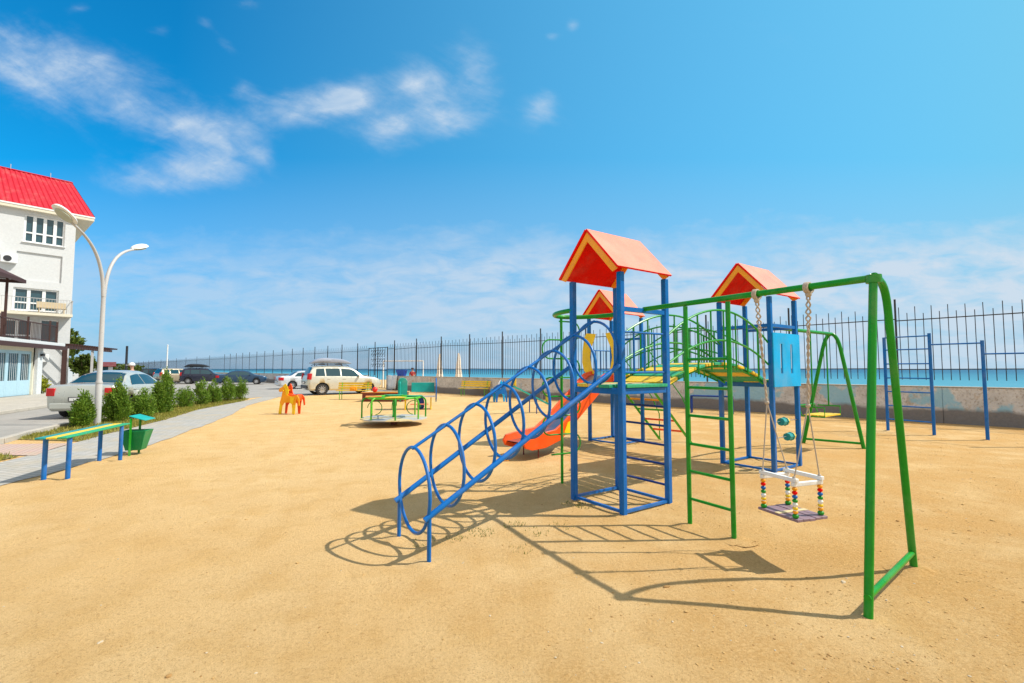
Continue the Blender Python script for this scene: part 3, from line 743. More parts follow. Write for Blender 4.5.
m.bar(cs[1]+Z*(FZ-.034)-SB2*.02, cs[2]+Z*(FZ-.034)+SB2*.02, .032, .032); m.bar(cs[0]+Z*(FZ-.034)-SB2*.02, cs[3]+Z*(FZ-.034)+SB2*.02, .032, .032)
m.build('top_frame', 'white', BS, bevel=.004)
for ci, c in enumerate(cs):
    m = MB(); m.tube([c+Z*.395, c+Z*(FZ-.05)], .006, 6); m.tube([c+Z*.45, c+Z*.545], .014, 8); st = m.build('corner_rope', 'white', BS)
    for k, (mt, z) in enumerate((('green', .414), ('orange', .446), ('yellow', .476), ('white', .506), ('green', .536), ('blue', .568), ('red', .600), ('orange', .630))):
        m = MB(); m.ball(c+Z*z, .0205 if k else .025, 8, .8); m.build('bead', mt, st)
for k, t in enumerate(tt):
    hp = AP+dB*t; ctr = SC+SA2*(FX if k == 1 else -FX)+Z*0
    if (cs[1]-hp).length > (cs[0]-hp).length: pair = (cs[0], cs[3])
    else: pair = (cs[1], cs[2])
    kn = V(((pair[0].x+pair[1].x)/2*.55+hp.x*.45, (pair[0].y+pair[1].y)/2*.55+hp.y*.45, 1.30))
    m = MB()
    # twisted pair from the beam to the knot, with a lashing round the beam
    for ph in (0, PI):
        pts = []
        for i in range(61):
            q = i/60; base = hp.lerp(kn, q)-Z*.03*(1-q); a = ph+q*PI*16; rr_ = .009*(1-.45*q) + (.010 if q < .30 else 0)*abs(math.sin(q*60)); pts.append(base+V((math.cos(a)*rr_, math.sin(a)*rr_, 0)))
        m.tube(pts, .007, 6)
    per = dB.orthogonal().normalized(); per2 = dB.cross(per)
    m.tube([hp+dB*(-.02+.04*i/30)+(per*math.cos(2*PI*i/10)+per2*math.sin(2*PI*i/10))*.043 for i in range(31)], .009, 6)
    m.ball(kn, .019, 8); m.ball(hp-Z*.055, .024, 8)
    r_ = m.build('rope', 'rope', BS)
    m = MB()
    for c in pair: m.tube([kn, c+Z*(FZ+.015)], .0055, 6); m.ball(c+Z*(FZ+.018), .014, 6)
    m.build('split_rope', 'rope', BS)

def bench_swing():
    hx = [be+(ap-be)*.62, be+(ap-be)*.90]; u_ = db; c = (hx[0]+hx[1])/2; s = V((-u_.y, u_.x, 0)); sz = .68
    t = thing('bench_swing', (c.x, c.y, sz), 'yellow slatted seat hung on green rigid pipes from the rear swing frame', 'swing seat')
    m = MB()
    for p in hx:
        b0 = V((p.x, p.y, sz)); m.tube([p-Z*.02, b0+Z*.18], .014, 7); m.tube([b0+Z*.18+s*.2, b0+Z*.18-s*.2, b0-s*.2, b0+s*.2, b0+s*.26+Z*.18], .014, 7)
    m.build('hanger', 'green', t)
    L = (hx[1]-hx[0])
    for i in range(3):
        m = MB(); o = s*(-.15+.13*i)
        a, e = V((hx[0].x, hx[0].y, sz+.02))+o, V((hx[1].x, hx[1].y, sz+.02))+o; m.bar(a, e, .11, .025); m.build('seat_slat', 'wyellow', t)
    m = MB(); a, e = V((hx[0].x, hx[0].y, sz+.20))+s*.26, V((hx[1].x, hx[1].y, sz+.20))+s*.26; m.tube([a, e], .014, 7); m.build('back_rail', 'green', t)
bench_swing()
# ------------------------------------------------------------------ sea wall, fence, gate
WD = V((-.9936, 1, 0)).normalized(); WN = V((-WD.y, WD.x, 0))   # WN points to the playground
if WN.dot(V((-1, -1, 0))) < 0: WN = -WN
def wp(Y, z=0, off=0): return V((KW-.9936*Y, Y, z)) + WN*off
G0, G1 = 36.6, 38.9
wt = thing('sea_wall', wp(20), 'weathered grey concrete wall with peeling turquoise paint and dark base between sand and beach', 'wall')
def wallrun(y0, y1, nm):
    m = MB(); n = max(1, int((y1-y0)/3))
    for i in range(n):
        a, b = wp(y0+(y1-y0)*i/n), wp(y0+(y1-y0)*(i+1)/n)
        m.frame_box((a+b)/2+Z*.52-WN*.15, (b-a)/2*.999, WN*.15, Z*.54)
    m.build('wall_stretch', 'wall', wt, bevel=.015)
    m = MB(); a, b = wp(y0), wp(y1); m.frame_box((a+b)/2+Z*1.075-WN*.15, (b-a)/2, WN*.175, Z*.012); m.build('coping', 'kerb', wt, bevel=.004)
wallrun(7.5, G0, 'n'); wallrun(G1, 191, 'f')
ft = thing('iron_fence', wp(20, 1.06), 'tall black iron picket fence standing on the sea wall in front of the sea', 'fence')
step = 3.0/WD.length*WD.y
PY = []; y = 14.68
while y > 8: y -= step
y0 = y
while y < 190: PY.append(y); y += step*(1 if y < 70 else 3)
gi = [i for i in range(len(PY)-1) if PY[i] < G0+.4 and PY[i+1] > G0-1.5]
def bars(m, a, b, n, zt1, zt2, zb, r, j=0):
    for k in range(n):
        p = a.lerp(b, (k+.5)/n); l = random.uniform(-.02, .02); tilt = WD*random.uniform(-.012, .012)
        zt = (zt1 if k % 2 else zt2)+random.uniform(-.02, .02)
        m.bar(p+Z*zb, p+Z*zt+tilt, r, r)
for i, Yp in enumerate(PY):
    p = wp(Yp, 0, -.15); BARANG = R(-45); big = Yp < 60
    m = MB(); m.bar(p+Z*1.085, p+Z*3.80, .05, .05); m.build('post', 'iron', ft)
    if i == len(PY)-1: continue
    q = wp(PY[i+1], 0, -.15)
    if PY[i+1] > G0 and PY[i] < G1:
        if PY[i] < G0: q = wp(G0, 0, -.15)
        elif PY[i+1] > G1: p = wp(G1, 0, -.15)
        else: continue
    m = MB(); dz1, dz2 = random.uniform(-.035, .035), random.uniform(-.035, .035)
    bars(m, p, q, max(2, round((q-p).length/.1875)), 3.52, 3.33, 1.27, .019 if Yp < 40 else .013)
    m.bar(p+Z*(3.14+dz1), q+Z*(3.14+dz2), .03, .03); m.bar(p+Z*(1.60+dz1*.5), q+Z*(1.60+dz2*.5), .028, .028)
    m.build('picket_panel', 'iron', ft)
gt = thing('iron_gate', wp((G0+G1)/2), 'black ornamental iron gate with scrollwork between the fence pickets', 'gate')
a, b = wp(G0+.1, 0, -.15), wp(G1-.1, 0, -.15); m = MB()
for t in (0, .5, 1): p = a.lerp(b, t); m.bar(p+Z*.05, p+Z*3.35, .06, .06)
for z in (.1, 1.5, 3.3): m.bar(a+Z*z, b+Z*z, .05, .05)
m.build('gate_frame', 'iron', gt)
m = MB(); g_ = (b-a).normalized()
for t in (.12, .26, .38, .62, .74, .88): p = a.lerp(b, t); m.bar(p+Z*.12, p+Z*3.3, .025, .025)
for z in (1.9, 2.3, 2.7, 3.0):
    for t in (.18, .32, .44, .56, .68, .82): m.tube(arc(a.lerp(b, t)+Z*z, .13, 0, 5, g_, Z, 10), .018, 5)
m.build('scrollwork', 'iron', gt)

# cloth hung on the wall by the gate
m = MB(); base = wp(35.6, 0, .03); n = 14; top_, bot = [], []
vs_ = []
for i in range(n+1):
    t = i/n; f = .07*math.sin(t*19)+.04*math.sin(t*41)
    vs_.append([base+WD*(t*1.15-.3)*(1+.12*(1-k/4))+WN*(.05+(f*.8+.12*(k/4))) + Z*(1.12-1.05*k/4+.03*math.sin(t*9)) for k in range(5)])
for i in range(n):
    for k in range(4): m.face([vs_[i][k], vs_[i+1][k], vs_[i+1][k+1], vs_[i][k+1]])
bmesh.ops.remove_doubles(m.bm, verts=m.bm.verts[:], dist=.001)
o = m.build('hanging_cloth', 'white', None, angle=80, org=base); so_ = o.modifiers.new('thick', 'SOLIDIFY'); so_.thickness = .01
tag(o, 'crumpled white sheet hung over the sea wall beside the iron gate', 'cloth')

# ------------------------------------------------------------------ blue exercise bars on the right
gp = [V((9.72, 12.26, 0)), V((10.16, 11.42, 0)), V((10.68, 10.66, 0)), V((11.25, 9.75, 0))]
t = thing('exercise_bars', gp[1], 'blue climbing ladder and stepped pull up bars in front of the sea wall', 'exercise bars')
for p, h in zip(gp, (2.42, 2.47, 2.25, 2.25)): m = MB(); m.tube([p-Z*.03, p+Z*h], .035, 10); m.build('post', 'blue', t)
for z in (2.41, 2.09, 1.73, 1.37, 1.02, .66, .31): m = MB(); m.tube([gp[0]+Z*z, gp[1]+Z*z], .016, 8); m.build('rung', 'blue', t)
m = MB(); m.tube([gp[1]+Z*2.19, gp[2]+Z*2.19], .017, 8); m.build('pull_up_bar', 'blue', t)
m = MB(); m.tube([gp[2]+Z*1.94, gp[3]+Z*1.94], .017, 8); m.build('pull_up_bar', 'blue', t)
a, b = V((6.55, 17.3, 0)), V((7.75, 16.65, 0)); t = thing('low_bar_frame', (a+b)/2, 'low dark blue pipe frame with two end legs beside the sea wall', 'bar frame')
s = V((.1, .16, 0)); m = MB(); m.tube([a+Z*.62, b+Z*.62], .028, 8); m.tube([a+s+Z*.62, b+s+Z*.62], .028, 8); m.tube([a+Z*.62, a+s+Z*.62], .02, 8); m.tube([b+Z*.62, b+s+Z*.62], .02, 8); m.build('top_bars', 'dkblue', t)
for p in (a, a+s, b, b+s): m = MB(); m.tube([p-Z*.03, p+Z*.62], .028, 8); m.build('leg', 'dkblue', t)

# ------------------------------------------------------------------ small play equipment
c = V((-3.42, 13.75, 0))
t = thing('merry_go_round', c, 'green pipe merry-go-round with yellow and pale grey round floor', 'merry-go-round')
m = MB(); m.lathe([(.10, 0), (.10, .1), (.06, .12), (.06, .16)], c, 12); m.build('pivot', 'brown', t)
m = MB(); n = 16
for i in range(n):
    m.mi = (i//2) % 2
    a0, a1 = 2*PI*i/n, 2*PI*(i+1)/n; pt = [c+V((r_*math.cos(a), r_*math.sin(a), .17)) for r_, a in ((.06, a0), (.95, a0), (.95, a1), (.06, a1))]
    m.prism(pt, (0, 0, .03))
m.build('floor', ['wcream', 'lamppost'], t)
m = MB(); m.tube([c+Z*.2, c+Z*.78], .05, 12); m.build('centre_post', 'green', t)
for i in range(8):
    a = 2*PI*(i+.35)/8; d = V((math.cos(a), math.sin(a), 0)); s = V((-d.y, d.x, 0))
    m = MB(); m.tube([c+d*.9+Z*.2, c+d*.9+Z*.6] + bez([c+d*.9+Z*.62, c+d*.9+Z*.78, c+d*.72+Z*.78], 6) + [c+d*.08+Z*.76], .024, 8); m.build('rail_hoop', 'ltgreen' if i % 2 else 'green', t)
    m = MB(); ss = .7; pts = [c+d*r_+s*w_+Z*.80 for r_, w_ in ((.36, -.13), (.80, -.28), (.80, .28), (.36, .13))]; m.prism(pts, (0, 0, .022))
    if i % 2 == 0: m.build('seat', ('wgreen', 'wgreen', 'worange', 'wyellow')[i//2], t)
    else: m.bm.free()
m = MB(); m.tube([c+V((.74*math.cos(2*PI*i/40), .74*math.sin(2*PI*i/40), .78)) for i in range(40)], .03, 8, closed=True); m.build('top_ring', 'ltgreen', t)
for i in range(4):
    a = 2*PI*(i+.1)/4; d = V((math.cos(a), math.sin(a), 0)); m = MB(); m.tube(arc(c+d*.55+Z*.48, .2, 0, 4.6, d, Z, 14), .012, 6); m.build('curl', 'green', t)

HORSE = [(.02, 0), (.10, 0), (.13, .28), (.20, .40), (.42, .42), (.52, .36), (.56, .0), (.64, 0), (.66, .34), (.70, .55), (.74, .50), (.78, .30), (.83, .32), (.80, .58), (.72, .68), (.52, .64), (.36, .66), (.30, .80), (.28, .98), (.22, 1.08), (.18, 1.00), (.02, .92), (-.03, .84), (.02, .78), (.13, .80), (.10, .62), (.04, .42)]
def rocker(name, loc, ang, mats, label, k=1.0, mirror=False):
    t = thing(name, loc, label, 'ride-on toy'); d = V((math.cos(ang), math.sin(ang), 0)); s = V((-d.y, d.x, 0)); L = V(loc)
    def f(x, z, o): return L + d*(x-.4)*k + s*o*k + Z*z*k
    for i, o in enumerate((-.17, .13)):
        m = MB(); m.prism([f(x, z, o) for x, z in HORSE], s*.035*k); m.build('side_panel', mats[0] if i else mats[1], t, bevel=.006)
    m = MB(); m.prism([f(x, z, -.13) for x, z in ((.16, .46), (.20, .62), (.30, .72), (.50, .68), (.70, .70), (.74, .58), (.70, .46), (.44, .44))], s*.255*k); m.build('seat', mats[2], t)
    m = MB(); m.prism([f(x, z, -.178) for x, z in ((.0, .02), (.115, .02), (.14, .30), (.05, .40))], s*.006*k); m.build('leg_paint', mats[3], t)
    m = MB(); m.prism([f(x, z, -.178) for x, z in ((.545, .02), (.655, .02), (.67, .34), (.56, .34))], s*.006*k); m.build('leg_paint', mats[3], t)
    m = MB(); m.prism([f(x, z, -.19) for x, z in ((.16, 1.02), (.27, 1.08), (.36, .95), (.40, .74), (.30, .66), (.25, .9))], s*.018*k); m.build('mane', mats[3], t)
    m = MB(); m.tube([f(.22, .84, -.26), f(.22, .84, .26)], .014, 7); m.build('handle', mats[4], t)
    m = MB(); m.prism([f(x, z, -.185) for x, z in ((.45, .62), (.62, .60), (.58, .36), (.46, .40))], s*.012*k); m.build('saddle', mats[3], t)
rocker('rocking_horse', (-7.85, 16.86, 0), R(-12), ('slideor', 'orange', 'slideor', 'yellow', 'yellow'), 'orange and red plywood horse ride with yellow mane standing alone on the sand', 1.0)
rocker('rocking_horse', (-.62, 22.9, 0), R(205), ('blue', 'skyblue', 'white', 'white', 'yellow'), 'light blue plywood animal ride with white stripe behind the ring tunnel', .98)
# teal sofa rocker
L = V((-3.75, 18.9, 0)); t = thing('rocking_sofa', L, 'teal and blue high-sided double rocker seat behind the merry-go-round', 'rocker')
d = V((1, .18, 0)).normalized(); s = V((-.18, 1, 0)).normalized()
def f(x, y, z): return L+d*x+s*y+Z*z
for o, mt in ((-.72, 'teal'), (.68, 'blue')):
    m = MB(); m.prism([f(o, y, z) for y, z in ((-.38, .42), (-.42, .7), (-.36, 1.05), (-.2, 1.2), (.05, 1.1), (.16, 1.25), (.30, 1.2), (.34, .8), (.28, .35), (0, .28))], d*.045); m.build('side_panel', mt, t, bevel=.01)
m = MB(); m.frame_box(f(.18, .28, .86), d*.46, s*.02, Z*.19); m.build('backrest', 'teal', t, bevel=.01)
m = MB(); m.prism([f(x, -.30, z) for x, z in ((-.78, .50), (-.78, 1.12), (-.72, 1.22), (-.60, 1.26), (-.48, 1.22), (-.42, 1.12), (-.42, .50))], s*.04); m.build('backrest', 'teal', t, bevel=.008)
m = MB(); m.frame_box(f(0, .0, .50), d*.66, s*.25, Z*.02); m.build('seat', 'white', t)
for o in (-.5, .5):
    m = MB(); m.tube([f(o, -.2, 0), f(o, -.2, .5)], .025, 7); m.tube([f(o, .2, 0), f(o, .2, .5)], .025, 7); m.tube([f(o, -.35, .03), f(o, .35, .03)], .025, 7); m.build('leg', 'yellow', t)
m = MB(); m.lathe([(.10, .02), (.14, .08), (.14, .3), (.10, .46)], f(.1, 0, 0), 10); m.build('spring', 'dkblue', t)
m = MB(); m.frame_box(f(.05, -.34, .22), d*.35, s*.05, Z*.02); m.build('footboard', 'salmon', t)

def bench_back(loc, ang, label, ln=1.75):
    t = thing('park_bench', loc, label, 'bench', 'yellow benches with backs'); L = V(loc); d = V((math.cos(ang), math.sin(ang), 0)); s = V((-d.y, d.x, 0))
    def f(x, y, z): return L+d*x+s*y+Z*z
    for sg in (-1, 1):
        m = MB(); x = sg*(ln/2-.2); m.tube([f(x, -.2, 0), f(x, -.2, .44), f(x, .18, .44), f(x, .28, .88)], .02, 7); m.tube([f(x, .2, 0), f(x, .18, .44)], .02, 7); m.build('leg', 'ltgreen', t)
    m = MB()
    for k in range(4): m.frame_box(f(0, -.16+.1*k, .46), d*ln/2, s*.042, Z*.014)
    m.build('seat', 'wyellow', t)
    m = MB()
    for k in range(3): m.frame_box(f(0, .215+.035*k, .60+.12*k), d*ln/2, s*.012, Z*.048)
    m.build('backrest', 'wyellow', t)
bench_back((-2.25, 28.0, 0), R(-20), 'yellow slatted bench near the sea wall, between the beach umbrellas and the ring tunnel', 1.9)
bench_back((-8.35, 24.9, 0), R(2), 'yellow slatted bench in front of the champagne estate car', 1.75)
L = V((-8.3, 24.7, .475)); t = thing('child_bag', L, 'small orange and yellow bag lying on the yellow bench by the car', 'bag')
m = MB(); m.frame_box(L+Z*.10, (.17, .03, 0), (-.015, .09, 0), Z*.10); m.frame_box(L+Z*.08-V((0, .11, 0)), (.10, 0, 0), (0, .02, 0), Z*.06); m.build('bag_body', 'orange', t, bevel=.02)
m = MB(); m.tube(arc(L+Z*.19, .08, 0, PI, (1, 0, 0), Z, 8), .012, 6); m.build('bag_strap', 'yellow', t)
L = V((-6.35, 23.8, 0)); t = thing('sandbox', L, 'low brown sided sandbox with cream and orange plank rim behind the merry-go-round', 'sandbox')
m = MB()
for x, y, sx, sy in ((0, -.6, 2.0, .06), (0, .6, 2.0, .06), (-.97, 0, .06, 1.14), (.97, 0, .06, 1.14)): m.box(L+V((x, y, .2)), (sx, sy, .46))
m.build('side_boards', 'brown', t)
m = MB()
for x, y, sx, sy in ((0, -.55, 2.1, .3), (0, .55, 2.1, .3), (-.9, 0, .28, .79), (.9, 0, .28, .79)):
    m.mi = 1 if y == -.55 or x > 0 else 0; m.box(L+V((x, y, .445)), (sx, sy, .03))
m.build('rim', ['wcream', 'worange'], t)
m = MB(); m.box(L+Z*.3, (1.84, 1.1, .02)); m.build('sand_fill', 'sand', t)
m = MB(); m.ball(V((0, 0, .13)), .13, 12); o = m.build('ball', 'ball', None, org=(0, 0, 0)); o.location = (-6.75, 23.24, .46); tag(o, 'bright red ball lying on the sandbox rim', 'ball')

P0, P1_ = V((.05, 16.9, .98)), V((1.35, 17.5, .30)); c = P0.lerp(P1_, .55); t = thing('seesaw', (c.x, c.y, 0), 'teal and white seesaw plank with yellow seat back behind the slide', 'seesaw')
m = MB(); m.bar(P0, P1_, .16, .045); m.build('plank', 'teal', t)
m = MB(); dd_ = (P1_-P0).normalized(); sd_ = V((-dd_.y, dd_.x, 0)).normalized()
for sg in (-1, 1): p = V((c.x, c.y, 0))+sd_*sg*.28; m.tube([p-dd_*.25*V((1, 1, 0)).length*0, p+Z*.5] , .02, 7)
m.tube([V((c.x, c.y, .52))+sd_*.28, V((c.x, c.y, .52))-sd_*.28], .02, 7); m.build('pivot_frame', 'dkblue', t)
m = MB(); pb = P0+dd_*.05; m.prism([pb+sd_*.09+Z*.03, pb-sd_*.09+Z*.03, pb-sd_*.08+Z*.34, pb+sd_*.08+Z*.34], dd_*.03); m.build('seat_back', 'yellow', t)
m = MB(); pb = P1_-dd_*.05; m.prism([pb+sd_*.09+Z*.03, pb-sd_*.09+Z*.03, pb-sd_*.08+Z*.34, pb+sd_*.08+Z*.34], -dd_*.03); m.build('seat_back', 'yellow', t)
m = MB()
for q in (.2, .8): p = P0.lerp(P1_, q); m.tube([p+sd_*.05, p+sd_*.05+Z*.24, p+sd_*.14+Z*.24], .012, 6); m.tube([p-sd_*.05, p-sd_*.05+Z*.24, p-sd_*.14+Z*.24], .012, 6); 
m.build('handle', 'steel', t)
m = MB(); m.lathe([(.09, 0), (.085, .02), (.06, .06), (.045, .075)], (0, 0, 0), 6); o = m.build('sand_mould', 'orange', None, bevel=.006, org=(0, 0, 0)); o.location = (-.12, 8.38, .0); tag(o, 'small orange toy sand mould lying by the foot of the slide', 'sand toy')

# ------------------------------------------------------------------ foreground bench and bin
a, b = V((-6.56, 6.86, 0)), V((-6.97, 8.25, 0)); d = (b-a).normalized(); s = V((d.y, -d.x, 0))
t = thing('plank_bench', (a+b)/2, 'long narrow bench with blue pipe legs and green, yellow and teal planks beside the footpath', 'bench')
for p, w_ in ((a, .14), (b, .15)):
    for sg in (-1, 1): m = MB(); q = p+s*sg*w_; m.tube([q-Z*.03, q+Z*.605], .03, 12); m.build('leg', 'blue', t)
for i, mt in enumerate(('wteal', 'wyellow', 'wgreen')):
    o = s*(-.128+.128*i); m = MB(); m.bar(a-d*.16+o+Z*.621, b+d*.22+o+Z*.621, .118, .024); m.build('plank', mt, t, bevel=.006)
L = V((-7.08, 8.95, 0)); t = thing('litter_bin', L, 'dark green tapered metal litter bin with tilted lid on two posts beside the bench', 'litter bin')
d = V((.90, .25, 0)).normalized(); s = V((-d.y, d.x, 0))
def f(x, y, z): return L+(d*x+s*y)*.84+Z*z*.98
M['bin'] = paint('bin green', (.005, .20, .06), .4, .4)
m = MB(); lo = [f(-.15, -.13, .09), f(.15, -.13, .09), f(.15, .13, .09), f(-.15, .13, .09)]; hi = [f(-.25, -.2, .46), f(.25, -.2, .46), f(.25, .2, .46), f(-.25, .2, .46)]
hi2 = [f(-.225, -.175, .46), f(.225, -.175, .46), f(.225, .175, .46), f(-.225, .175, .46)]; lo2 = [f(-.13, -.11, .11), f(.13, -.11, .11), f(.13, .11, .11), f(-.13, .11, .11)]
for i in range(4):
    j = (i+1) % 4; m.face([lo[i], lo[j], hi[j], hi[i]]); m.face([hi[i], hi[j], hi2[j], hi2[i]]); m.face([hi2[i], hi2[j], lo2[j], lo2[i]])
m.face(lo); m.face(lo2); bmesh.ops.remove_doubles(m.bm, verts=m.bm.verts[:], dist=.001); m.build('bucket', 'bin', t, bevel=.006)
m = MB()
m.bar(f(-.03, -.21, -.02), f(-.03, -.21, .70), .035, .035); m.bar(f(-.03, .21, -.02), f(-.03, .21, .70), .035, .035); m.build('post', 'green', t)
m = MB(); ctr = f(.10, 0, .70); ux = (d*.92-Z*.0+Z*-.3).normalized(); uz = ux.cross(s); m.frame_box(ctr, ux*.14, s*.20, uz*.008); m.build('lid', 'teal', t, bevel=.004)

# ------------------------------------------------------------------ street lamp and poles
L = V((-11.88, 13.57, 0)); t = thing('street_lamp', L, 'pale grey double-armed street lamp beside the thuja bushes', 'street lamp')
ad = V((-.20, 1, 0)).normalized()
m = MB(); m.tube([L-Z*.03, L+Z*1.2, L+Z*1.25, L+Z*3.9], [.085, .08, .062, .055], 14); m.build('pole', 'lamppost', t)
m = MB(); m.lathe([(.085, 1.18), (.09, 1.2), (.07, 1.27)], L, 14); m.build('collar', 'lamppost', t)
for sg in (-1, 1):
    e = L+ad*sg*1.42+Z*5.45
    m = MB(); m.tube(bez([L+Z*3.7+ad*sg*.02, L+Z*4.9+ad*sg*.08, L+Z*5.25+ad*sg*.75, e], 18), [.05-.018*i/18 for i in range(19)], 12); am = m.build('arm', 'lamppost', t)
    hd = (ad*sg*.93+Z*.36).normalized(); sdv = hd.cross(Z).normalized(); up = sdv.cross(hd)
    m = MB(); n = 14; prev = None; rings = []
    for i in range(n+1):
        q = i/n; x = -.12+.80*q; r_ = math.sqrt(max(0, 1-(2*q-1)**2))**.8; wv = max(.012, .165*r_); hv = max(.008, .10*r_)
        rings.append([m.bm.verts.new(e+hd*x+sdv*wv*math.cos(2*PI*j/16)+up*((hv*1.1 if math.sin(2*PI*j/16) > 0 else hv*.35)*math.sin(2*PI*j/16)+.03)) for j in range(16)])
    for A, B_ in zip(rings, rings[1:]):
        for j in range(16): m._f([A[j], A[(j+1) % 16], B_[(j+1) % 16], B_[j]])
    m._f(rings[0]); m._f(rings[-1]); hh = m.build('lamp_head', 'white', am)
    m = MB(); pts = [e+hd*(.30+.27*math.cos(2*PI*j/20))+sdv*.12*math.sin(2*PI*j/20)-up*.004 for j in range(20)]; m.prism(pts, -up*.03); m.build('lens', 'lampglass', am)
for px, Y, z, nm, mt, rd, lb in ((-38.5, 52.5, 4.3, 'pole', 'white', .07, 'thin white pole standing in the car park before the black cars'), (-45.5, 55.5, 4.3, 'pole', 'iron', .13, 'thick dark pole standing behind the silver saloon')):
    m = MB(); m.lathe([(rd*1.6, 0), (rd*1.6, .05), (rd, .07), (rd*.9, z), (rd*.3, z+.03)], (0, 0, 0), 10); o = m.build(nm, mt, None, org=(0, 0, 0)); o.location = (px, Y, 0); tag(o, lb, 'pole')

# ------------------------------------------------------------------ beach things
for k, (x, y, lb) in enumerate(((-6.45, 42, 'left one of the two closed cream beach umbrellas behind the fence'), (-4.53, 40, 'right one of the two closed cream beach umbrellas behind the fence'))):
    t = thing('beach_umbrella', (x, y, 0), lb, 'beach umbrella', 'closed beach umbrellas'); L = V((x, y, 0))
    m = MB(); m.tube([L, L+Z*2.9], .025, 8); m.build('pole', 'white', t)
    m = MB(); n = 20
    prof = [(.06, 2.95), (.11, 2.7), (.17, 2.1), (.22, 1.4), (.27, .95), (.25, .8)]; rings = []
    for r_, z in prof: rings.append([m.bm.verts.new(L+V((r_*(1+.16*math.cos(8*2*PI*j/32))*math.cos(2*PI*j/32), r_*(1+.16*math.cos(8*2*PI*j/32))*math.sin(2*PI*j/32), z))) for j in range(32)])
    for A, B_ in zip(rings, rings[1:]):
        for j in range(32): m._f([A[j], A[(j+1) % 32], B_[(j+1) % 32], B_[j]])
    m._f(rings[0]); m._f(rings[-1]); m.build('canopy', 'canvas', t)
a, b = V((-11.2, 41, 0)), V((-7.55, 40, 0)); t = thing('beach_goal', (a+b)/2, 'white pipe frame like a goal standing on the beach behind the fence', 'goal frame')
m = MB(); m.tube([a, a+Z*2.3], .05, 8); m.build('upright', 'white', t); m = MB(); m.tube([b, b+Z*2.3], .05, 8); m.build('upright', 'white', t); m = MB(); m.tube([a+Z*2.3, b+Z*2.3], .05, 8); m.build('crossbar', 'white', t)
p = wp(35.2, 1.087, -.15); m = MB(); bb = [(-.55, .2), (.55, .2)]
lo = [p+WD*x*.42+WN*y*.10 for x, y in ((-1, -1), (1, -1), (1, 1), (-1, 1))]; hi = [p+WD*x*.55+WN*y*.17+Z*.46 for x, y in ((-1, -1), (1, -1), (1, 1), (-1, 1))]
hi3 = [p+WD*x*.52+WN*y*.14+Z*.46 for x, y in ((-1, -1), (1, -1), (1, 1), (-1, 1))]; lo3 = [p+WD*x*.40+WN*y*.08+Z*.04 for x, y in ((-1, -1), (1, -1), (1, 1), (-1, 1))]
for i in range(4):
    j = (i+1) % 4
    for A, B_ in ((lo, hi), (hi, hi3), (hi3, lo3)): m.face([A[i], A[j], B_[j], B_[i]])
m.face(lo); m.face(lo3); bmesh.ops.remove_doubles(m.bm, verts=m.bm.verts[:], dist=.001)
tag(m.build('plastic_tub', 'bluetub', None, bevel=.01, org=p), 'deep blue plastic tub standing on the sea wall right of the gate', 'tub')

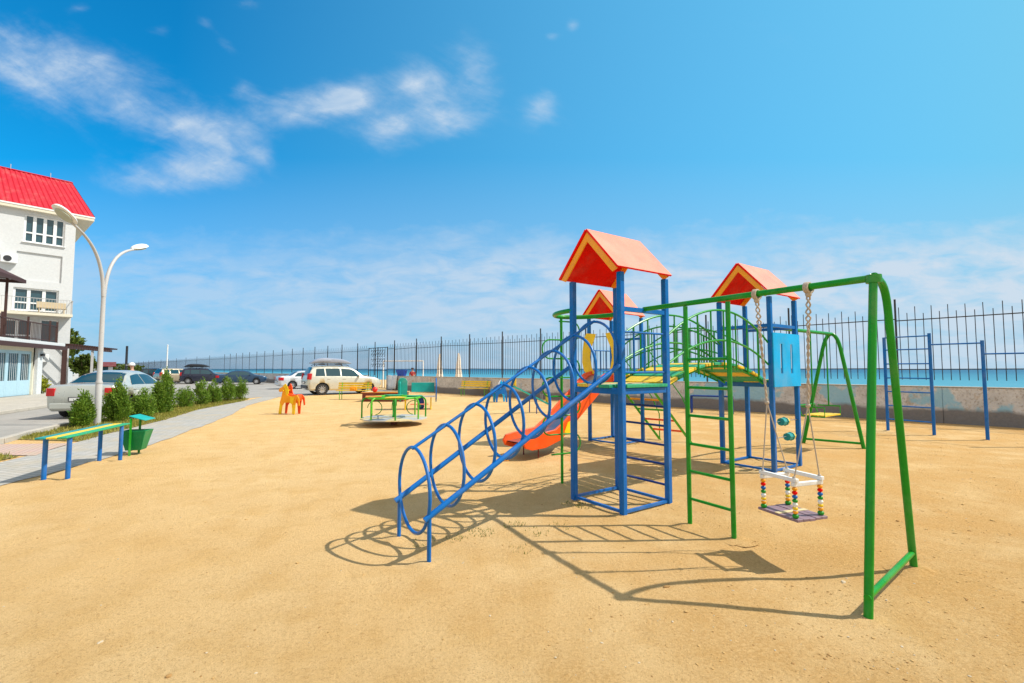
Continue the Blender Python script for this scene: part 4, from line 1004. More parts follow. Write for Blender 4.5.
def person(loc, ang, shirt, label, hat=True, k=1.0):
    t = thing('person', loc, label, 'person'); L = V(loc); d = V((math.cos(ang), math.sin(ang), 0)); s = V((-d.y, d.x, 0))
    def f(x, y, z): return L+(d*x+s*y+Z*z)*k
    J = [(0, 0, .95), (0, 0, 1.18), (0, 0, 1.38), (.01, 0, 1.50), (.02, 0, 1.58), (.03, 0, 1.68), (.02, 0, 1.76),
         (0, .10, .90), (.03, .11, .50), (0, .11, .08), (.12, .12, .03), (0, -.10, .90), (.06, -.11, .50), (-.02, -.11, .08), (.10, -.12, .03),
         (0, .17, 1.40), (.02, .25, 1.12), (.12, .26, .88), (.16, .26, .80), (0, -.17, 1.40), (.02, -.25, 1.12), (.12, -.26, .88), (.16, -.26, .80)]
    Rr = [.15, .14, .16, .06, .055, .095, .075, .09, .062, .04, .035, .09, .062, .04, .035, .065, .048, .036, .03, .065, .048, .036, .03]
    Ed = [(0, 1), (1, 2), (2, 3), (3, 4), (4, 5), (5, 6), (0, 7), (7, 8), (8, 9), (9, 10), (0, 11), (11, 12), (12, 13), (13, 14), (2, 15), (15, 16), (16, 17), (17, 18), (2, 19), (19, 20), (20, 21), (21, 22)]
    def skin(vs, es, rs, name, mat, par):
        me = bpy.data.meshes.new(name); me.from_pydata([f(*v)-ORG[t.name] for v in vs], es, []); o = bpy.data.objects.new(name, me); COL.objects.link(o)
        sk = o.modifiers.new('skin', 'SKIN'); o.modifiers.new('sub', 'SUBSURF').levels = 1
        for i, r_ in enumerate(rs): me.skin_vertices[0].data[i].radius = (r_*k, r_*k)
        me.skin_vertices[0].data[0].use_root = True
        dg = bpy.context.evaluated_depsgraph_get(); nm = bpy.data.meshes.new_from_object(o.evaluated_get(dg)); bpy.data.objects.remove(o)
        nm.materials.clear(); nm.materials.append(M[mat])
        for p_ in nm.polygons: p_.use_smooth = True
        o = bpy.data.objects.new(name, nm); COL.objects.link(o); o.parent = par; ORG[o.name] = ORG[t.name]; return o
    bpy.context.view_layer.update()
    body = skin(J, Ed, Rr, 'body', 'skin', t)
    skin([(0, 0, .93), (0, 0, 1.18), (0, 0, 1.36), (.01, 0, 1.44), (0, .16, 1.40), (.02, .235, 1.2), (0, -.16, 1.40), (.02, -.235, 1.2)], [(0, 1), (1, 2), (2, 3), (2, 4), (4, 5), (2, 6), (6, 7)], [.165, .155, .178, .09, .08, .07, .08, .07], 'shirt', shirt, t)
    skin([(0, 0, .92), (0, .10, .85), (.03, .11, .5), (0, -.10, .85), (.06, -.11, .5)], [(0, 1), (1, 2), (0, 3), (3, 4)], [.165, .105, .08, .105, .08], 'shorts', 'trouser', t)
    m = MB()
    if hat: m.lathe([(.112*k, 0), (.115*k, .05*k), (.09*k, .10*k), (.02*k, .125*k)], f(.03, 0, 1.69), 14); m.frame_box(f(.15, 0, 1.70), d*.07*k, s*.07*k, Z*.008*k); m.build('cap', 'cap', t, bevel=.004)
    else: m.lathe([(.104*k, -.02), (.108*k, .04*k), (.085*k, .09*k), (.02*k, .11*k)], f(.015, 0, 1.69), 14); m.build('hair', 'brwood', t)
    m = MB(); m.ball(f(.125, 0, 1.655), .016*k, 6); m.build('nose', 'skin', t)
    m = MB()
    for y in (-.035, .035): m.ball(f(.118, y, 1.68), .011*k, 6)
    m.build('eyes', 'dark', t)
person((-16.6, 20.6, 0), R(-160), 'orshirt', 'person in orange shirt and white cap standing behind the silver saloon', True, 1.04)
person((-7.95, 37.6, 0), R(100), 'redshirt', 'person in dark red top on the beach behind the fence', False, .95)
# ------------------------------------------------------------------ cars
def mono(xs, ys, x):
    n = len(xs); d = [(ys[i+1]-ys[i])/(xs[i+1]-xs[i]) for i in range(n-1)]
    m = [d[0]] + [0 if d[i-1]*d[i] <= 0 else 2*d[i-1]*d[i]/(d[i-1]+d[i]) for i in range(1, n-1)] + [d[-1]]
    i = 0
    while i < n-2 and x > xs[i+1]: i += 1
    h = xs[i+1]-xs[i]; t = (x-xs[i])/h
    return (2*t**3-3*t**2+1)*ys[i] + (t**3-2*t**2+t)*h*m[i] + (-2*t**3+3*t**2)*ys[i+1] + (t**3-t**2)*h*m[i+1]
SED = [(0, .44, .74, .80, .70, .74, .66), (.05, .30, .90, .97, .80, .82, .72), (.15, .24, .95, 1.03, .85, .855, .76), (.45, .22, .95, 1.04, .86, .86, .74), (.80, .22, .95, 1.06, .87, .87, .72),
       (1.35, .20, .95, 1.37, .88, .87, .58), (1.9, .2, .94, 1.455, .88, .87, .56), (2.4, .2, .93, 1.45, .88, .87, .56), (2.85, .2, .92, 1.36, .88, .86, .57), (3.5, .2, .91, 1.0, .87, .85, .72), (4.0, .2, .86, .92, .86, .83, .68), (4.4, .24, .76, .82, .80, .78, .6), (4.6, .40, .62, .66, .6, .6, .5)]
SUV = [(0, .48, .80, .84, .66, .70, .62), (.05, .36, .95, 1.05, .78, .80, .70), (.14, .28, 1.02, 1.30, .86, .85, .68), (.32, .26, 1.03, 1.60, .88, .87, .60), (.7, .26, 1.03, 1.66, .89, .88, .60), (1.6, .25, 1.02, 1.68, .89, .88, .61),
       (2.3, .25, 1.0, 1.64, .89, .88, .60), (2.65, .25, .99, 1.54, .89, .88, .60), (3.2, .25, .98, 1.10, .88, .86, .72), (3.8, .26, .94, 1.02, .87, .84, .68), (4.15, .28, .84, .92, .82, .80, .62), (4.32, .45, .70, .74, .64, .64, .52)]
def car(nm, loc, heading, color, st, label, wr, axles, wins, boxm=None, scale=1.0):
    """built along +X from the rear bumper at x=0; root at the rear axle on the ground"""
    t = thing(nm, (0, 0, 0), label, 'car', 'parked cars'); X = [s[0] for s in st]; Ln = X[-1]
    def S(x): return [mono(X, [s[k] for s in st], x) for k in range(1, 7)]
    def sec(x):
        zb, zl, zt, wb, wl, wt = S(x); zm = zb+(zl-zb)*.55
        return [(0, zb), (wb-.10, zb), (wb, zb+.10), (wb+.022, zm), (wl, zl), (wl-.012, zl+min(.03, (zt-zl)*.25)), (wt+.05, zt-(zt-zl)*.16), (wt*.82, zt-(zt-zl)*.02), (wt*.4, zt+.012), (0, zt+.016)]
    m = MB(); N_ = 46; rings = []
    for i in range(N_+1):
        x = Ln*(.5-.5*math.cos(PI*i/N_))*.35 + Ln*i/N_*.65; p = sec(x)
        rings.append([m.bm.verts.new((x, y, z)) for y, z in p] + [m.bm.verts.new((x, -y, z)) for y, z in p[-2:0:-1]])
    for A, B_ in zip(rings, rings[1:]):
        n = len(A)
        for j in range(n): m._f([A[j], A[(j+1) % n], B_[(j+1) % n], B_[j]], True)
    m._f(rings[0]); m._f(rings[-1])
    body = m.build('body', [color, 'dark'], t, angle=38)
    cm = MB()
    for ax in axles:
        for sg in (-1, 1): cm.lathe([(wr+.045, -.16), (wr+.045, .16)], (ax, sg*.84, wr), 24, 'Y')
    cut = cm.build('cutter', ['dark'], None, org=(0, 0, 0)); bo = body.modifiers.new('arch', 'BOOLEAN'); bo.object = cut; bo.operation = 'DIFFERENCE'; bo.solver = 'EXACT'; bo.material_mode = 'TRANSFER'
    bpy.context.view_layer.update(); dg = bpy.context.evaluated_depsgraph_get(); nm_ = bpy.data.meshes.new_from_object(body.evaluated_get(dg)); body.modifiers.clear(); body.data = nm_; bpy.data.objects.remove(cut)
    def side(x, q, sg, off=.006):   # point on the glass house side: q 0 at belt, 1 at roof
        p = sec(x); a, b = V((x, p[5][0], p[5][1])), V((x, p[6][0], p[6][1])); v = a.lerp(b, q); n_ = V((0, b.z-a.z, a.y-b.y)).normalized(); v += n_*off; return V((v.x, v.y*sg, v.z))
    for sg in (-1, 1):
        for x0, x1, x2, x3 in wins:      # bottom rear, bottom front, top front, top rear
            m = MB(); k = 8; lo = [side(x0+(x1-x0)*i/k, .06, sg) for i in range(k+1)]; hi = [side(x3+(x2-x3)*i/k, .90, sg) for i in range(k+1)]
            for i in range(k):
                m.face([lo[i], lo[i+1], hi[i+1], hi[i]])
            bmesh.ops.remove_doubles(m.bm, verts=m.bm.verts[:], dist=.0005); m.build('side_window', 'glass', t)
    def topw(xa, xb, name, wk):
        m = MB(); k = 6; pts = []
        for i in range(k+1):
            x = xa+(xb-xa)*i/k; zb, zl, zt, wb, wl, wt = S(x); row = []
            for j in range(-4, 5):
                yq = j/4*wt*wk; p = sec(x); ya = abs(yq)
                # height of the roof section at this half width
                zz = p[9][1]
                for (y1, z1), (y2, z2) in zip(p[6:], p[7:]):
                    if y2 <= ya <= y1: zz = z2+(z1-z2)*(ya-y2)/(y1-y2+1e-9)
                row.append(V((x, yq, zz+.009)))
            pts.append(row)
        for i in range(k):
            for j in range(8): m.face([pts[i][j], pts[i][j+1], pts[i+1][j+1], pts[i+1][j]])
        bmesh.ops.remove_doubles(m.bm, verts=m.bm.verts[:], dist=.0005); m.build(name, 'glass', t)
    suv = st is SUV
    if suv: topw(.07, .30, 'rear_window', .96); topw(2.55, 3.18, 'windscreen', .98)
    else: topw(.84, 1.42, 'rear_window', .98); topw(2.78, 3.44, 'windscreen', .98)
    for ax in axles:
        for sg in (-1, 1):
            m = MB(); y = sg*.78; m.lathe([(wr*.62, -.10), (wr*.93, -.10), (wr, -.06), (wr, .06), (wr*.93, .10), (wr*.62, .10)], (ax, y, wr), 26, 'Y', cap=False); wh = m.build('wheel', 'rubber', t)
            m = MB(); m.lathe([(wr*.64, -.085), (wr*.64, .085)], (ax, y, wr), 20, 'Y', cap=False); m.lathe([(wr*.16, -.02), (wr*.16, .095)], (ax, y, wr), 12, 'Y')
            for q in range(10):
                a = 2*PI*q/10; d = V((math.cos(a), 0, math.sin(a))); m.bar(V((ax, y+sg*.075, wr))+d*wr*.1, V((ax, y+sg*.07, wr))+d*wr*.62, .045, .02, up=(0, 1, 0))
            m.lathe([(wr*.66, -.09), (wr*.60, -.09)] if sg > 0 else [(wr*.66, .09), (wr*.60, .09)], (ax, y+sg*.18, wr), 20, 'Y', cap=False)
            m.build('rim', 'rim', wh)
    z_l = .86 if suv else .80
    for sg in (-1, 1):
        m = MB()
        if suv: m.prism([(x, sg*y, .90) for x, y in ((.0, .64), (.0, .76), (.06, .87), (.20, .90), (.20, .78), (.10, .64))], (.03, 0, .34))
        else: m.prism([(x, sg*y, .70) for x, y in ((-.012, .62), (-.012, .70), (.03, .84), (.12, .895), (.34, .90), (.34, .80), (.12, .74), (.10, .62))], (.0, 0, .235))
        m.build('tail_light', 'redlens', t, bevel=.01)
        m = MB(); xf = Ln-.36; zf = S(xf)[1]-.10; yf = S(Ln-.3)[4]
        m.prism([(xf-.12, sg*(yf+.03), zf+.03), (Ln-.16, sg*(yf-.16), zf-.0), (Ln-.14, sg*(yf-.18), zf-.14), (xf-.02, sg*(yf+.03), zf-.1)], (0, -sg*.12, 0)); m.build('headlight', 'clearlens', t, bevel=.01)
        xm = wins[-1][1]-.12; m = MB(); zl = S(xm)[1]; m.frame_box((xm, sg*(S(xm)[4]+.10), zl+.10), (.05, 0, 0), (0, .09, 0), (0, 0, .06)); m.build('mirror', color, t, bevel=.02)
        for x0, x1, x2, x3 in wins[-2:]:
            m = MB(); m.frame_box(((x0+.14), sg*(S(x0)[4]+.018), S(x0)[1]-.10), (.09, 0, 0), (0, .012, 0), (0, 0, .014)); m.build('door_handle', color, t)
    m = MB(); m.frame_box((-.018, 0, .60 if not suv else .72), (.012, 0, 0), (0, .27, 0), (0, 0, .065)); pf = m.build('number_plate', 'dark', t)
    m = MB(); m.frame_box((-.034, 0, .60 if not suv else .72), (.003, 0, 0), (0, .24, 0), (0, 0, .045)); m.build('plate_face', 'white', pf)
    m = MB(); m.frame_box((.05, 0, .40 if not suv else .48), (.08, 0, 0), (0, .74, 0), (0, 0, .09)); m.build('bumper', 'dark' if suv else color, t, bevel=.03)
    m = MB(); m.frame_box((Ln-.10, 0, .42), (.08, 0, 0), (0, .55, 0), (0, 0, .09)); m.build('grille', 'dark', t, bevel=.02)
    if boxm:
        zr = S(1.4)[2]
        for sg in (-1, 1): m = MB(); m.tube([(.5, sg*.58, zr+.02), (.6, sg*.58, zr+.07), (2.2, sg*.58, zr+.06), (2.35, sg*.58, zr-.0)], .02, 6); m.build('roof_rail', 'dark', t)
        m = MB()
        for x in (.95, 1.9): m.bar((x, -.6, zr+.10), (x, .6, zr+.10), .05, .03)
        m.build('cross_bars', 'dark', t)
        m = MB(); rings = []; xa, xb = .30, 2.60
        for i in range(15):
            q = i/14; x = xa+(xb-xa)*q; e = (1-abs(2*q-1)**3.5); h = .06+.34*e*(1-.35*q); w_ = .46*(.6+.4*e)
            rings.append([m.bm.verts.new((x, w_*math.copysign(abs(math.cos(a))**.6, math.cos(a)), zr+.13 + h*(.5+.5*math.copysign(abs(math.sin(a))**.6, math.sin(a))))) for a in [2*PI*j/18 for j in range(18)]])
        for A, B_ in zip(rings, rings[1:]):
            for j in range(18): m._f([A[j], A[(j+1) % 18], B_[(j+1) % 18], B_[j]], True)
        m._f(rings[0]); m._f(rings[-1]); m.build('roof_box', boxm, t)
    # move: mesh built with rear axle at axles[0]
    rot = Matrix.Rotation(heading, 4, 'Z'); t.matrix_world = Matrix.Translation(V(loc)) @ rot @ Matrix.Translation((-axles[0], 0, 0)) @ Matrix.Scale(scale, 4)
    return t
SW = [(1.12, 2.02, 1.98, 1.42), (2.07, 3.18, 2.80, 2.04)]
UW = [(.42, .95, .92, .50), (1.02, 1.82, 1.80, 1.0), (1.89, 3.0, 2.62, 1.88)]
car('saloon_car', (-14.10, 16.05, 0), R(106), 'c_silver', SED, 'silver grey saloon car seen from behind next to the street lamp and thuja bushes', .315, (.98, 3.68), SW, None, 1.06)
car('estate_car', (-12.2, 29.6, 0), R(36), 'c_cham', SUV, 'pale champagne estate car with grey roof box parked near the yellow bench', .34, (.80, 3.46), UW, 'boxgrey', 1.07)
car('saloon_car', (-18.0, 38.2, 0), R(38), 'c_white', SED, 'white silver saloon parked just left of the champagne estate car', .315, (.98, 3.68), SW)
car('saloon_car', (-29.3, 48.6, 0), R(22), 'c_blue', SED, 'dark blue saloon parked between the navy estate car and the white saloon', .315, (.98, 3.68), SW)
car('estate_car', (-34.6, 50.6, 0), R(24), 'c_navy', SUV, 'navy estate car with black roof box beside the dark blue saloon', .34, (.80, 3.46), UW, 'iron')
car('estate_car', (-37.6, 51.0, 0), R(60), 'c_beige', SUV, 'beige off-road car half hidden by the thin white pole', .34, (.80, 3.46), UW)
car('estate_car', (-41.6, 54.0, 0), R(20), 'c_black', SUV, 'black estate car parked behind the silver saloon and the beige car', .34, (.80, 3.46), UW)

# ------------------------------------------------------------------ planting
def cloud(mb, c, rad, n, size, shape='cone', up=.55):
    """leaf sprays through a volume: clumps first, then leaves round each clump"""
    c = V(c)
    ncl = max(6, n//28); clumps = []
    for _ in range(ncl):
        while True:
            p = V((random.uniform(-1, 1), random.uniform(-1, 1), random.uniform(-1, 1)))
            if p.length <= 1 and p.length > .25: break
        if shape == 'cone':
            z = (p.z+1)/2; k = (1-z*.72)*(1.0 if z > .12 else .7); p = V((p.x*k, p.y*k, p.z))
        clumps.append(p)
    for _ in range(n):
        q = random.choice(clumps); o = V((random.gauss(0, .11), random.gauss(0, .11), random.gauss(0, .14)))
        p = c+V(((q.x+o.x)*rad[0], (q.y+o.y)*rad[1], (q.z+o.z)*rad[2]))
        out = V((q.x+o.x, q.y+o.y, up+random.uniform(-.3, .5))).normalized(); out = (out+V((random.gauss(0, .35), random.gauss(0, .35), random.gauss(0, .3)))).normalized()
        l = size*random.uniform(.6, 1.4); sd_ = out.cross(V((random.gauss(0, 1), random.gauss(0, 1), random.gauss(0, 1)))).normalized()*l*.26
        a = mb.bm.verts.new(p-out*l*.5); b = mb.bm.verts.new(p+sd_); d = mb.bm.verts.new(p+out*l*.6); e = mb.bm.verts.new(p-sd_); mb._f([a, b, d, e])
def bush(x, y, h, r, label, mat='thuja', n=1500, size=.075, lobes=3, nm='thuja_bush', grp='thuja bushes along the verge'):
    t = thing(nm, (x, y, 0), label, 'bush', grp)
    m = MB()
    for i in range(5): a = i*1.3; m.tube([(x, y, -.02), (x+.3*r*math.cos(a), y+.3*r*math.sin(a), h*.4), (x+.5*r*math.cos(a), y+.5*r*math.sin(a), h*.7)], [.022, .014, .006], 6)
    m.build('stems', 'bark', t)
    m = MB()
    for i in range(lobes):
        a = 2*PI*i/lobes+random.random(); k = 0 if i == 0 else .42; hh = h*(1 if i == 0 else random.uniform(.62, .9))
        cloud(m, (x+k*r*math.cos(a), y+k*r*math.sin(a), hh*.52), (r*(.75 if i else .85), r*(.75 if i else .85), hh*.50), n//lobes, size)
    m.build('foliage', mat, t)
for x, y, h, r, lb, n in [(x, y, h*(.86 if y < 16.5 else .92), r*(.80 if y < 18 else .95), lb, n) for x, y, h, r, lb, n in ((-11.75, 13.0, 1.12, .46, 'dense thuja bush standing right in front of the street lamp, nearest of the row', 2600), (-11.95, 14.35, 1.40, .58, 'tall pointed thuja bush second in the row after the lamp', 3000), (-12.0, 15.4, 1.05, .66, 'broad low thuja bush with rounded top, third from the lamp', 2600),
                       (-12.5, 17.0, 1.62, .62, 'tallest full thuja bush covering the bonnet of the silver saloon', 2800), (-13.5, 19.6, .95, .5, 'small sparse thuja bush after the tallest one', 1200), (-13.75, 21.0, 1.2, .5, 'narrow thuja bush in the gap before the last tall pair', 1200), (-13.9, 22.0, 1.2, .48, 'yellowish thuja bush in the far half of the verge', 1200),
                       (-14.0, 23.3, 1.42, .55, 'upright thuja bush next to last in the verge', 1300), (-14.05, 24.4, 1.3, .6, 'last thuja bush at the far tip of the verge', 1300))]:
    bush(x, y, h, r, lb, n=int(n*3.0), size=.060, lobes=4)
bush(-29.6, 29.6, 1.3, .85, 'lime yellow shrub against the white wall below the air conditioner', 'limeleaf', 1500, .13, 4, 'shrub', None)
def tree(x, y, h, r, label, mat='olive'):
    t = thing('tree', (x, y, 0), label, 'tree', 'trees beyond the car park'); m = MB()
    m.tube([(x, y, -.1), (x+.1, y, h*.3), (x+.05, y+.1, h*.62)], [.17, .12, .06], 8)
    for i in range(6): a = i*1.05; m.tube([(x+.08, y, h*(.28+.05*i)), (x+r*.35*math.cos(a), y+r*.35*math.sin(a), h*.58), (x+r*.65*math.cos(a), y+r*.65*math.sin(a), h*.75)], [.06, .04, .015], 6)
    m.build('trunk', 'bark', t)
    m = MB()
    for i in range(9):
        a = i*2.4; k = .55*math.sqrt(i/9); cloud(m, (x+k*r*math.cos(a), y+k*r*math.sin(a), h*random.uniform(.5, .82)), (r*.45, r*.45, h*.2), 330, .28, 'ball', .2)
    m.build('crown', mat, t)
tree(-37.6, 39.2, 4.9, 1.5, 'olive green tree at the right corner of the white building')
tree(-38.4, 42.2, 2.9, 1.3, 'smaller tree under the pergola, behind the white garden wall')
tree(-64, 76, 2.5, 2.6, 'broad low tree just right of the lamp post, far beyond the car park')
tree(-72, 89, 2.6, 2.4, 'low tree to the left of the thick dark pole far beyond the car park')
b = MB()
for i in range(70):
    y = 66+i*1.6; x = KW-.9936*y-4.5+random.uniform(-1, 1); cloud(b, (x, y, .8), (1.1, 1.1, .85), 150, .3, 'ball', .4)
tag(b.build('hedge', 'olive'), 'long low hedge running along the far part of the iron fence', 'hedge')

# ------------------------------------------------------------------ the white building
C0 = V((-32.05, 34, 0)); BD = V((.65, .76, 0)); BNn = V((.76, -.65, 0))
def B(s, n, z): return C0 - BD*s + BNn*n + Z*z
bt = thing('hotel_building', C0, 'white four storey building with red profiled mansard roof and balcony at the left edge', 'building')
HB = 12.6
wins_ = [(.56, 2.63, 10.4, 12.35, 4), (.62, 2.9, 7.75, 9.7, 0), (.70, 2.95, 5.62, 7.2, 3), (1.9, 5.0, 3.3, 5.0, 4), (.62, 1.6, 3.25, 5.1, 1), (4.4, 6.5, 10.4, 12.35, 4), (4.6, 6.9, 5.62, 7.2, 3), (4.6, 6.9, 7.75, 9.7, 0)]
# front wall as strips round the openings, 0.25 m reveals
ss = sorted({0, 12.0} | {w_[0] for w_ in wins_} | {w_[1] for w_ in wins_}); zz = sorted({0, HB} | {w_[2] for w_ in wins_} | {w_[3] for w_ in wins_})
def inwin(s, z): return any(w_[0] < s < w_[1] and w_[2] < z < w_[3] for w_ in wins_)
m = MB()
for s0, s1 in zip(ss, ss[1:]):
    for z0, z1 in zip(zz, zz[1:]):
        if not inwin((s0+s1)/2, (z0+z1)/2): m.face([B(s0, 0, z0), B(s1, 0, z0), B(s1, 0, z1), B(s0, 0, z1)])
for s0, s1, z0, z1, n in wins_:
    dp = -.22 if n else -.10
    for p, q in (((s0, z0), (s1, z0)), ((s1, z0), (s1, z1)), ((s1, z1), (s0, z1)), ((s0, z1), (s0, z0))): m.face([B(p[0], 0, p[1]), B(q[0], 0, q[1]), B(q[0], dp, q[1]), B(p[0], dp, p[1])])
    if not n: m.face([B(s0, dp, z0), B(s1, dp, z0), B(s1, dp, z1), B(s0, dp, z1)])
bk = -11
m.face([B(0, 0, 0), B(0, 0, HB), B(0, bk, HB), B(0, bk, 0)]); m.face([B(12, 0, 0), B(12, 0, HB), B(12, bk, HB), B(12, bk, 0)]); m.face([B(0, bk, 0), B(12, bk, 0), B(12, bk, HB), B(0, bk, HB)])
bmesh.ops.remove_doubles(m.bm, verts=m.bm.verts[:], dist=.001); m.build('wall', 'stucco', bt)
for s0, s1, z0, z1, n in wins_:
    if not n: continue
    m = MB(); m.face([B(s0, -.19, z0), B(s1, -.19, z0), B(s1, -.19, z1), B(s0, -.19, z1)]); gw = m.build('window', 'winglass', bt)
    m = MB(); fw_ = .055; c_ = lambda s, z: B(s, -.15, z)
    for i in range(n+1): s = s0+(s1-s0)*i/n; s = min(max(s, s0+fw_), s1-fw_); k = 1.6 if 0 < i < n else 1; m.frame_box(c_(s, (z0+z1)/2), BD*fw_*k, BNn*.036, Z*(z1-z0)/2)
    for z in (z0+fw_, z1-fw_) + ((z0+(z1-z0)*.36,) if n > 1 else ()): m.frame_box(c_((s0+s1)/2, z), BD*((s1-s0)/2), BNn*.031, Z*fw_*.9)
    m.build('frame', 'pvc', gw)
    m = MB(); m.frame_box(B((s0+s1)/2, .04, z0-.02), BD*((s1-s0)/2+.06), BNn*.07, Z*.02); m.build('sill', 'pvc', gw)
# soffit and mansard
m = MB(); lo = [(-.95, .32), (12.9, .32), (12.9, bk-.9), (-.95, bk-.9)]
m.prism([B(s, n, HB+.002) for s, n in lo], Z*.20); m.build('eave', 'cream', bt)
m = MB(); m.prism([B(s+(-.03 if i in (0, 3) else .03), n+(.03 if i < 2 else -.03), HB+.205) for i, (s, n) in enumerate(lo)], Z*.10); m.build('gutter', 'pvc', bt)
m = MB(); ez_, rz_ = HB+.31, 15.55
hiq = [(.25, -1.1), (11.7, -1.1), (11.7, bk+.5), (.25, bk+.5)]
for i in range(4):
    a0, a1, b0, b1 = lo[i], lo[(i+1) % 4], hiq[i], hiq[(i+1) % 4]; A0, A1, B0, B1 = B(*a0, ez_), B(*a1, ez_), B(*b0, rz_), B(*b1, rz_)
    nr = (A1-A0).cross(B0-A0).normalized(); ctr_ = B(6, -5, 14); nr = nr if nr.dot(A0-ctr_) > 0 else -nr
    nn2 = int((A1-A0).length/.075); prevv = None
    for j in range(nn2+1):
        q = j/nn2; off = nr*(.035 if (j//2) % 2 else 0)
        cur = (A0.lerp(A1, q)+off, B0.lerp(B1, q)+off)
        if prevv: m.face([prevv[0], cur[0], cur[1], prevv[1]])
        prevv = cur
bmesh.ops.remove_doubles(m.bm, verts=m.bm.verts[:], dist=.001)
m.face([B(*h_, rz_-.01) for h_ in hiq]); rf = m.build('roof', 'redroof', bt, angle=20)
m = MB()
for i in range(4): m.bar(B(*hiq[i], rz_+.02), B(*hiq[(i+1) % 4], rz_+.02), .14, .07)
m.build('ridge_trim', 'redroof', rf)
for s in (1.4, 3.4, 5.3): m = MB(); m.tube([B(s, -1.0, rz_), B(s, -1.0, rz_+.35)], .02, 6); m.build('roof_pin', 'lamppost', rf)
# balcony
m = MB(); m.frame_box(B(4.0, .62, 5.36), BD*3.95, BNn*.60, Z*.09); bal = m.build('balcony', 'cream', bt)
m = MB()
for i in range(53): s = .10+7.7*i/52; m.bar(B(s, 1.17, 5.45), B(s, 1.17, 6.40), .018, .018)
m.bar(B(.07, 1.17, 6.42), B(7.9, 1.17, 6.42), .04, .04); m.bar(B(.07, 1.17, 6.42), B(.07, .03, 6.42), .04, .04)
for i in range(7): m.bar(B(.07, 1.1-.15*i, 5.45), B(.07, 1.1-.15*i, 6.40), .018, .018)
m.build('balcony_railing', 'lamppost', bal)
for s, z in ((3.25, 9.05), (1.45, 2.35), (4.15, 9.9)):
    m = MB(); m.frame_box(B(s, .20, z), BD*.40, BNn*.15, Z*.27); ac = m.build('air_conditioner', 'pvc', bt, bevel=.02)
    m = MB(); m.lathe([(.20, 0), (.20, .02)], (0, 0, 0), 18); 
    for v in m.bm.verts: v.co = B(s+.08, .352, z) + BD*v.co.x + Z*v.co.y + BNn*v.co.z
    m.build('fan_grille', 'dark', ac)
m = MB(); L = B(1.1, .75, 5.455)
m.frame_box(L+Z*.38, BD*.75, BNn*.28, Z*.03); 
for a in (-.62, .62):
    for c in (-.2, .2): m.frame_box(L+BD*a+BNn*c+Z*.175, BD*.03, BNn*.03, Z*.175)
m.frame_box(L+Z*.62+BNn*-.26, BD*.75, BNn*.025, Z*.2)
tag(m.build('balcony_bench', 'beige', None, bevel=.01, org=L), 'beige wooden bench standing on the balcony of the white building', 'bench')

# annex with terrace in front of it
at_ = thing('annex_building', EX, 'low white annex with pale blue glazed doors and a railed roof terrace', 'building')
D0, D1 = -4.6, -.95; AH = 3.0
m = MB()
for s0, s1, z0, z1 in ((D1, 0, 0, AH), (-14, D0, 0, AH), (D0, D1, 2.62, AH)): m.face([E_(s0, 0, z0), E_(s1, 0, z0), E_(s1, 0, z1), E_(s0, 0, z1)])
for s in (D0, D1): m.face([E_(s, 0, .13), E_(s, -.2, .13), E_(s, -.2, 2.62), E_(s, 0, 2.62)])
m.face([E_(D0, 0, 2.62), E_(D1, 0, 2.62), E_(D1, -.2, 2.62), E_(D0, -.2, 2.62)])
m.face([E_(0, 0, 0), E_(0, -4.2, 0), E_(0, -4.2, AH), E_(0, 0, AH)])
bmesh.ops.remove_doubles(m.bm, verts=m.bm.verts[:], dist=.001); m.build('wall', 'cream', at_)
m = MB(); m.frame_box(E_(-.55, .08, 1.5), ED*.28, EN*.08, Z*1.48); m.build('pilaster', 'stucco', at_, bevel=.01)
nd = 3; wd_ = (D1-D0)/nd
for i in range(nd):
    sA = D0+wd_*i; cc = sA+wd_/2; m = MB()
    for s in (sA+.07, sA+wd_-.07): m.frame_box(E_(s, -.12, 1.375), ED*.068, EN*.03, Z*1.24)
    for z, hz in ((.55, .42), (2.53, .085)): m.frame_box(E_(cc, -.12, z), ED*(wd_/2-.142), EN*.026, Z*hz)
    dr = m.build('door', 'doorblue', at_, bevel=.005)
    m = MB(); m.face([E_(sA+.1, -.13, .9), E_(sA+wd_-.1, -.13, .9), E_(sA+wd_-.1, -.13, 2.5), E_(sA+.1, -.13, 2.5)]); m.build('pane', 'winglass', dr)
    m = MB()
    for k in range(1, 5): s = sA+.14+(wd_-.28)*k/5; m.tube([E_(s, -.10, .97), E_(s, -.10, 2.45)], .008, 5)
    m.build('bars', 'pvc', dr)
m = MB(); m.prism([E_(-14, .45, AH+.002), E_(1.7, .45, AH+.002), E_(1.7, -4.2, AH+.002), E_(-14, -4.2, AH+.002)], Z*.20); m.build('roof_terrace', 'stucco', at_, bevel=.01)
m = MB(); m.prism([E_(-14, .56, AH-.22), E_(1.75, .56, AH-.22), E_(1.75, .46, AH-.22), E_(-14, .46, AH-.22)], Z*.24); m.build('fascia', 'brwood', at_)
m = MB(); 
for i in range(84):
    s = -12.0+.155*i
    if s > .9: break
    m.bar(E_(s, .30, AH+.2), E_(s, .30, AH+1.2), .022, .022)
m.bar(E_(-12, .30, AH+1.22), E_(.9, .30, AH+1.22), .06, .05); m.bar(E_(-12, .30, AH+.32), E_(.9, .30, AH+.32), .04, .04)
tr_ = m.build('terrace_railing', 'brwood', at_)
for s in (-7.5, -5.0, -2.5, .0, .9): m = MB(); m.bar(E_(s, .30, AH+.2), E_(s, .30, AH+1.5), .09, .09); m.build('railing_post', 'brwood', tr_)
m = MB(); m.lathe([(.10, 0), (.10, .12), (.02, .16)], E_(-.55, .26, 2.35), 12); m.build('wall_lamp', 'dark', at_)
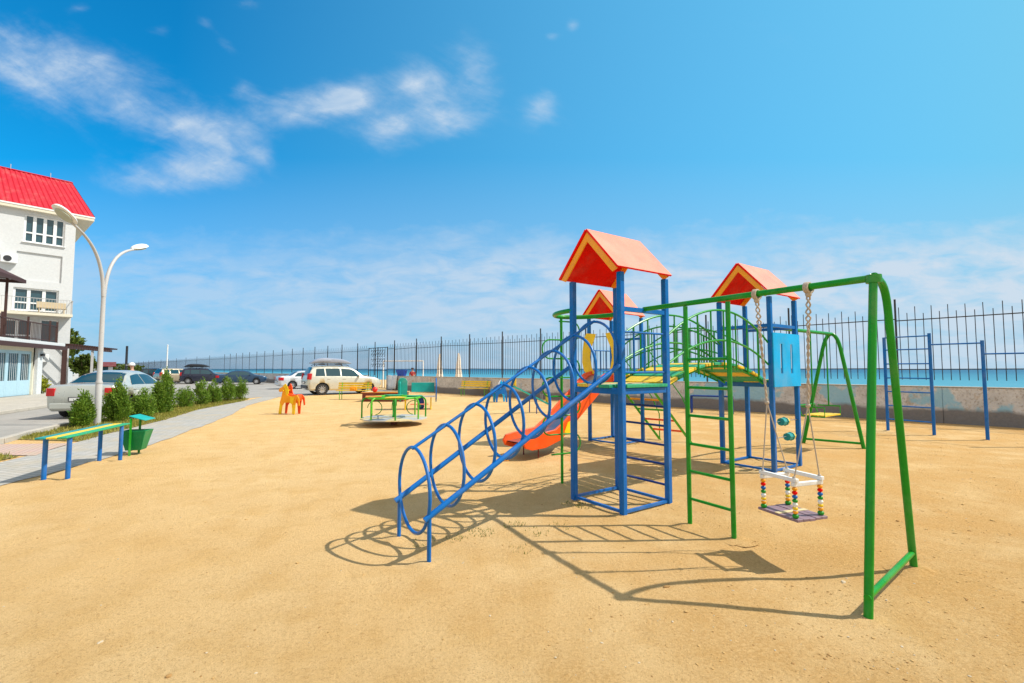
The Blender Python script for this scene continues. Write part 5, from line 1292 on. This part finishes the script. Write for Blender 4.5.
L = E_(-4.05, .0, AH+.202); t = thing('gazebo_canopy', L, 'dark brown pyramid canopy on posts on the roof terrace at the left edge', 'canopy')
for s, n in ((0, 0), (-2.8, 0), (-2.8, -2.6), (0, -2.6)): m = MB(); p = L+ED*s+EN*n; m.bar(p, p+Z*3.15, .11, .11); m.build('post', 'brwood', t)
m = MB(); q = [L+ED*.55+EN*.5+Z*3.18, L-ED*3.3+EN*.5+Z*3.18, L-ED*3.3-EN*3.1+Z*3.18, L+ED*.55-EN*3.1+Z*3.18]; apx = L-ED*1.4-EN*1.3+Z*4.3
for i in range(4): m.face([q[i], q[(i+1) % 4], apx])
m.face(q[::-1]); m.build('roof', 'brwood', t)
m = MB()
for i in range(4): m.bar(q[i]-Z*.10, q[(i+1) % 4]-Z*.10, .05, .18)
m.build('fascia', 'brwood', t)
# pergola carrying on past the annex
L = E_(1.9, .0, 0); t = thing('pergola', L, 'dark brown timber pergola running from the annex towards the car park', 'pergola')
for s in (1.95, 2.25, 6.5, 7.7): m = MB(); m.bar(E_(s, .3, 0), E_(s, .3, 2.92), .15, .15); m.build('post', 'brwood' if s != 6.5 else 'lamppost', t)
for s in (2.1, 7.7): m = MB(); m.bar(E_(s, -2.6, 0), E_(s, -2.6, 2.92), .15, .15); m.build('post', 'brwood', t)
for n in (.3, -2.6): m = MB(); m.bar(E_(1.85, n, 3.02), E_(10.2, n, 3.02), .12, .18); m.build('beam', 'brwood', t)
for i in range(21): s = 1.95+.4*i; m = MB(); m.bar(E_(s, .75, 3.17), E_(s, -3.0, 3.17), .06, .10); m.build('rafter', 'brwood', t)
# garden wall, low houses far away
a, b_ = V((-34.2, 34.6, 0)), V((-42.6, 45.5, 0)); m = MB(); d = (b_-a).normalized(); n_ = V((d.y, -d.x, 0)); m.frame_box((a+b_)/2+Z*1.15, (b_-a)/2, n_*.12, Z*1.2)
o = m.build('garden_wall', 'stucco', None, bevel=.01, org=(a+b_)/2); tag(o, 'plain white garden wall behind the pergola', 'wall')
for loc, ang, sx, sy, h, wm, lb in (((-65, 72, 0), R(40), 6, 5, 2.0, 'stucco', 'low white house behind the pergola posts far left'),):
    t = thing('house', loc, lb, 'house'); L = V(loc); d = V((math.cos(ang), math.sin(ang), 0)); s = V((-d.y, d.x, 0))
    m = MB(); m.frame_box(L+Z*h/2, d*sx/2, s*sy/2, Z*h/2); m.build('wall', wm, t)
    m = MB(); e = .4
    for sg in (-1, 1):
        m.prism([L-d*(sx/2+e)+Z*(h+.6), L-d*(sx/2+e)+s*sg*(sy/2+e)+Z*(h-.05), L+d*(sx/2+e)+s*sg*(sy/2+e)+Z*(h-.05), L+d*(sx/2+e)+Z*(h+.6)], Z*.1)
    m.build('roof', 'brown', t)
    for k in (-.3, .05, .33):
        m = MB(); m.frame_box(L+d*sx*k-s*(sy/2+.02)+Z*1.4, d*.5, s*.03, Z*.55); wdw = m.build('window', 'winglass', t)
        m = MB(); m.frame_box(L+d*sx*k-s*(sy/2+.06)+Z*.80, d*.6, s*.06, Z*.03); m.build('sill', 'pvc', wdw)
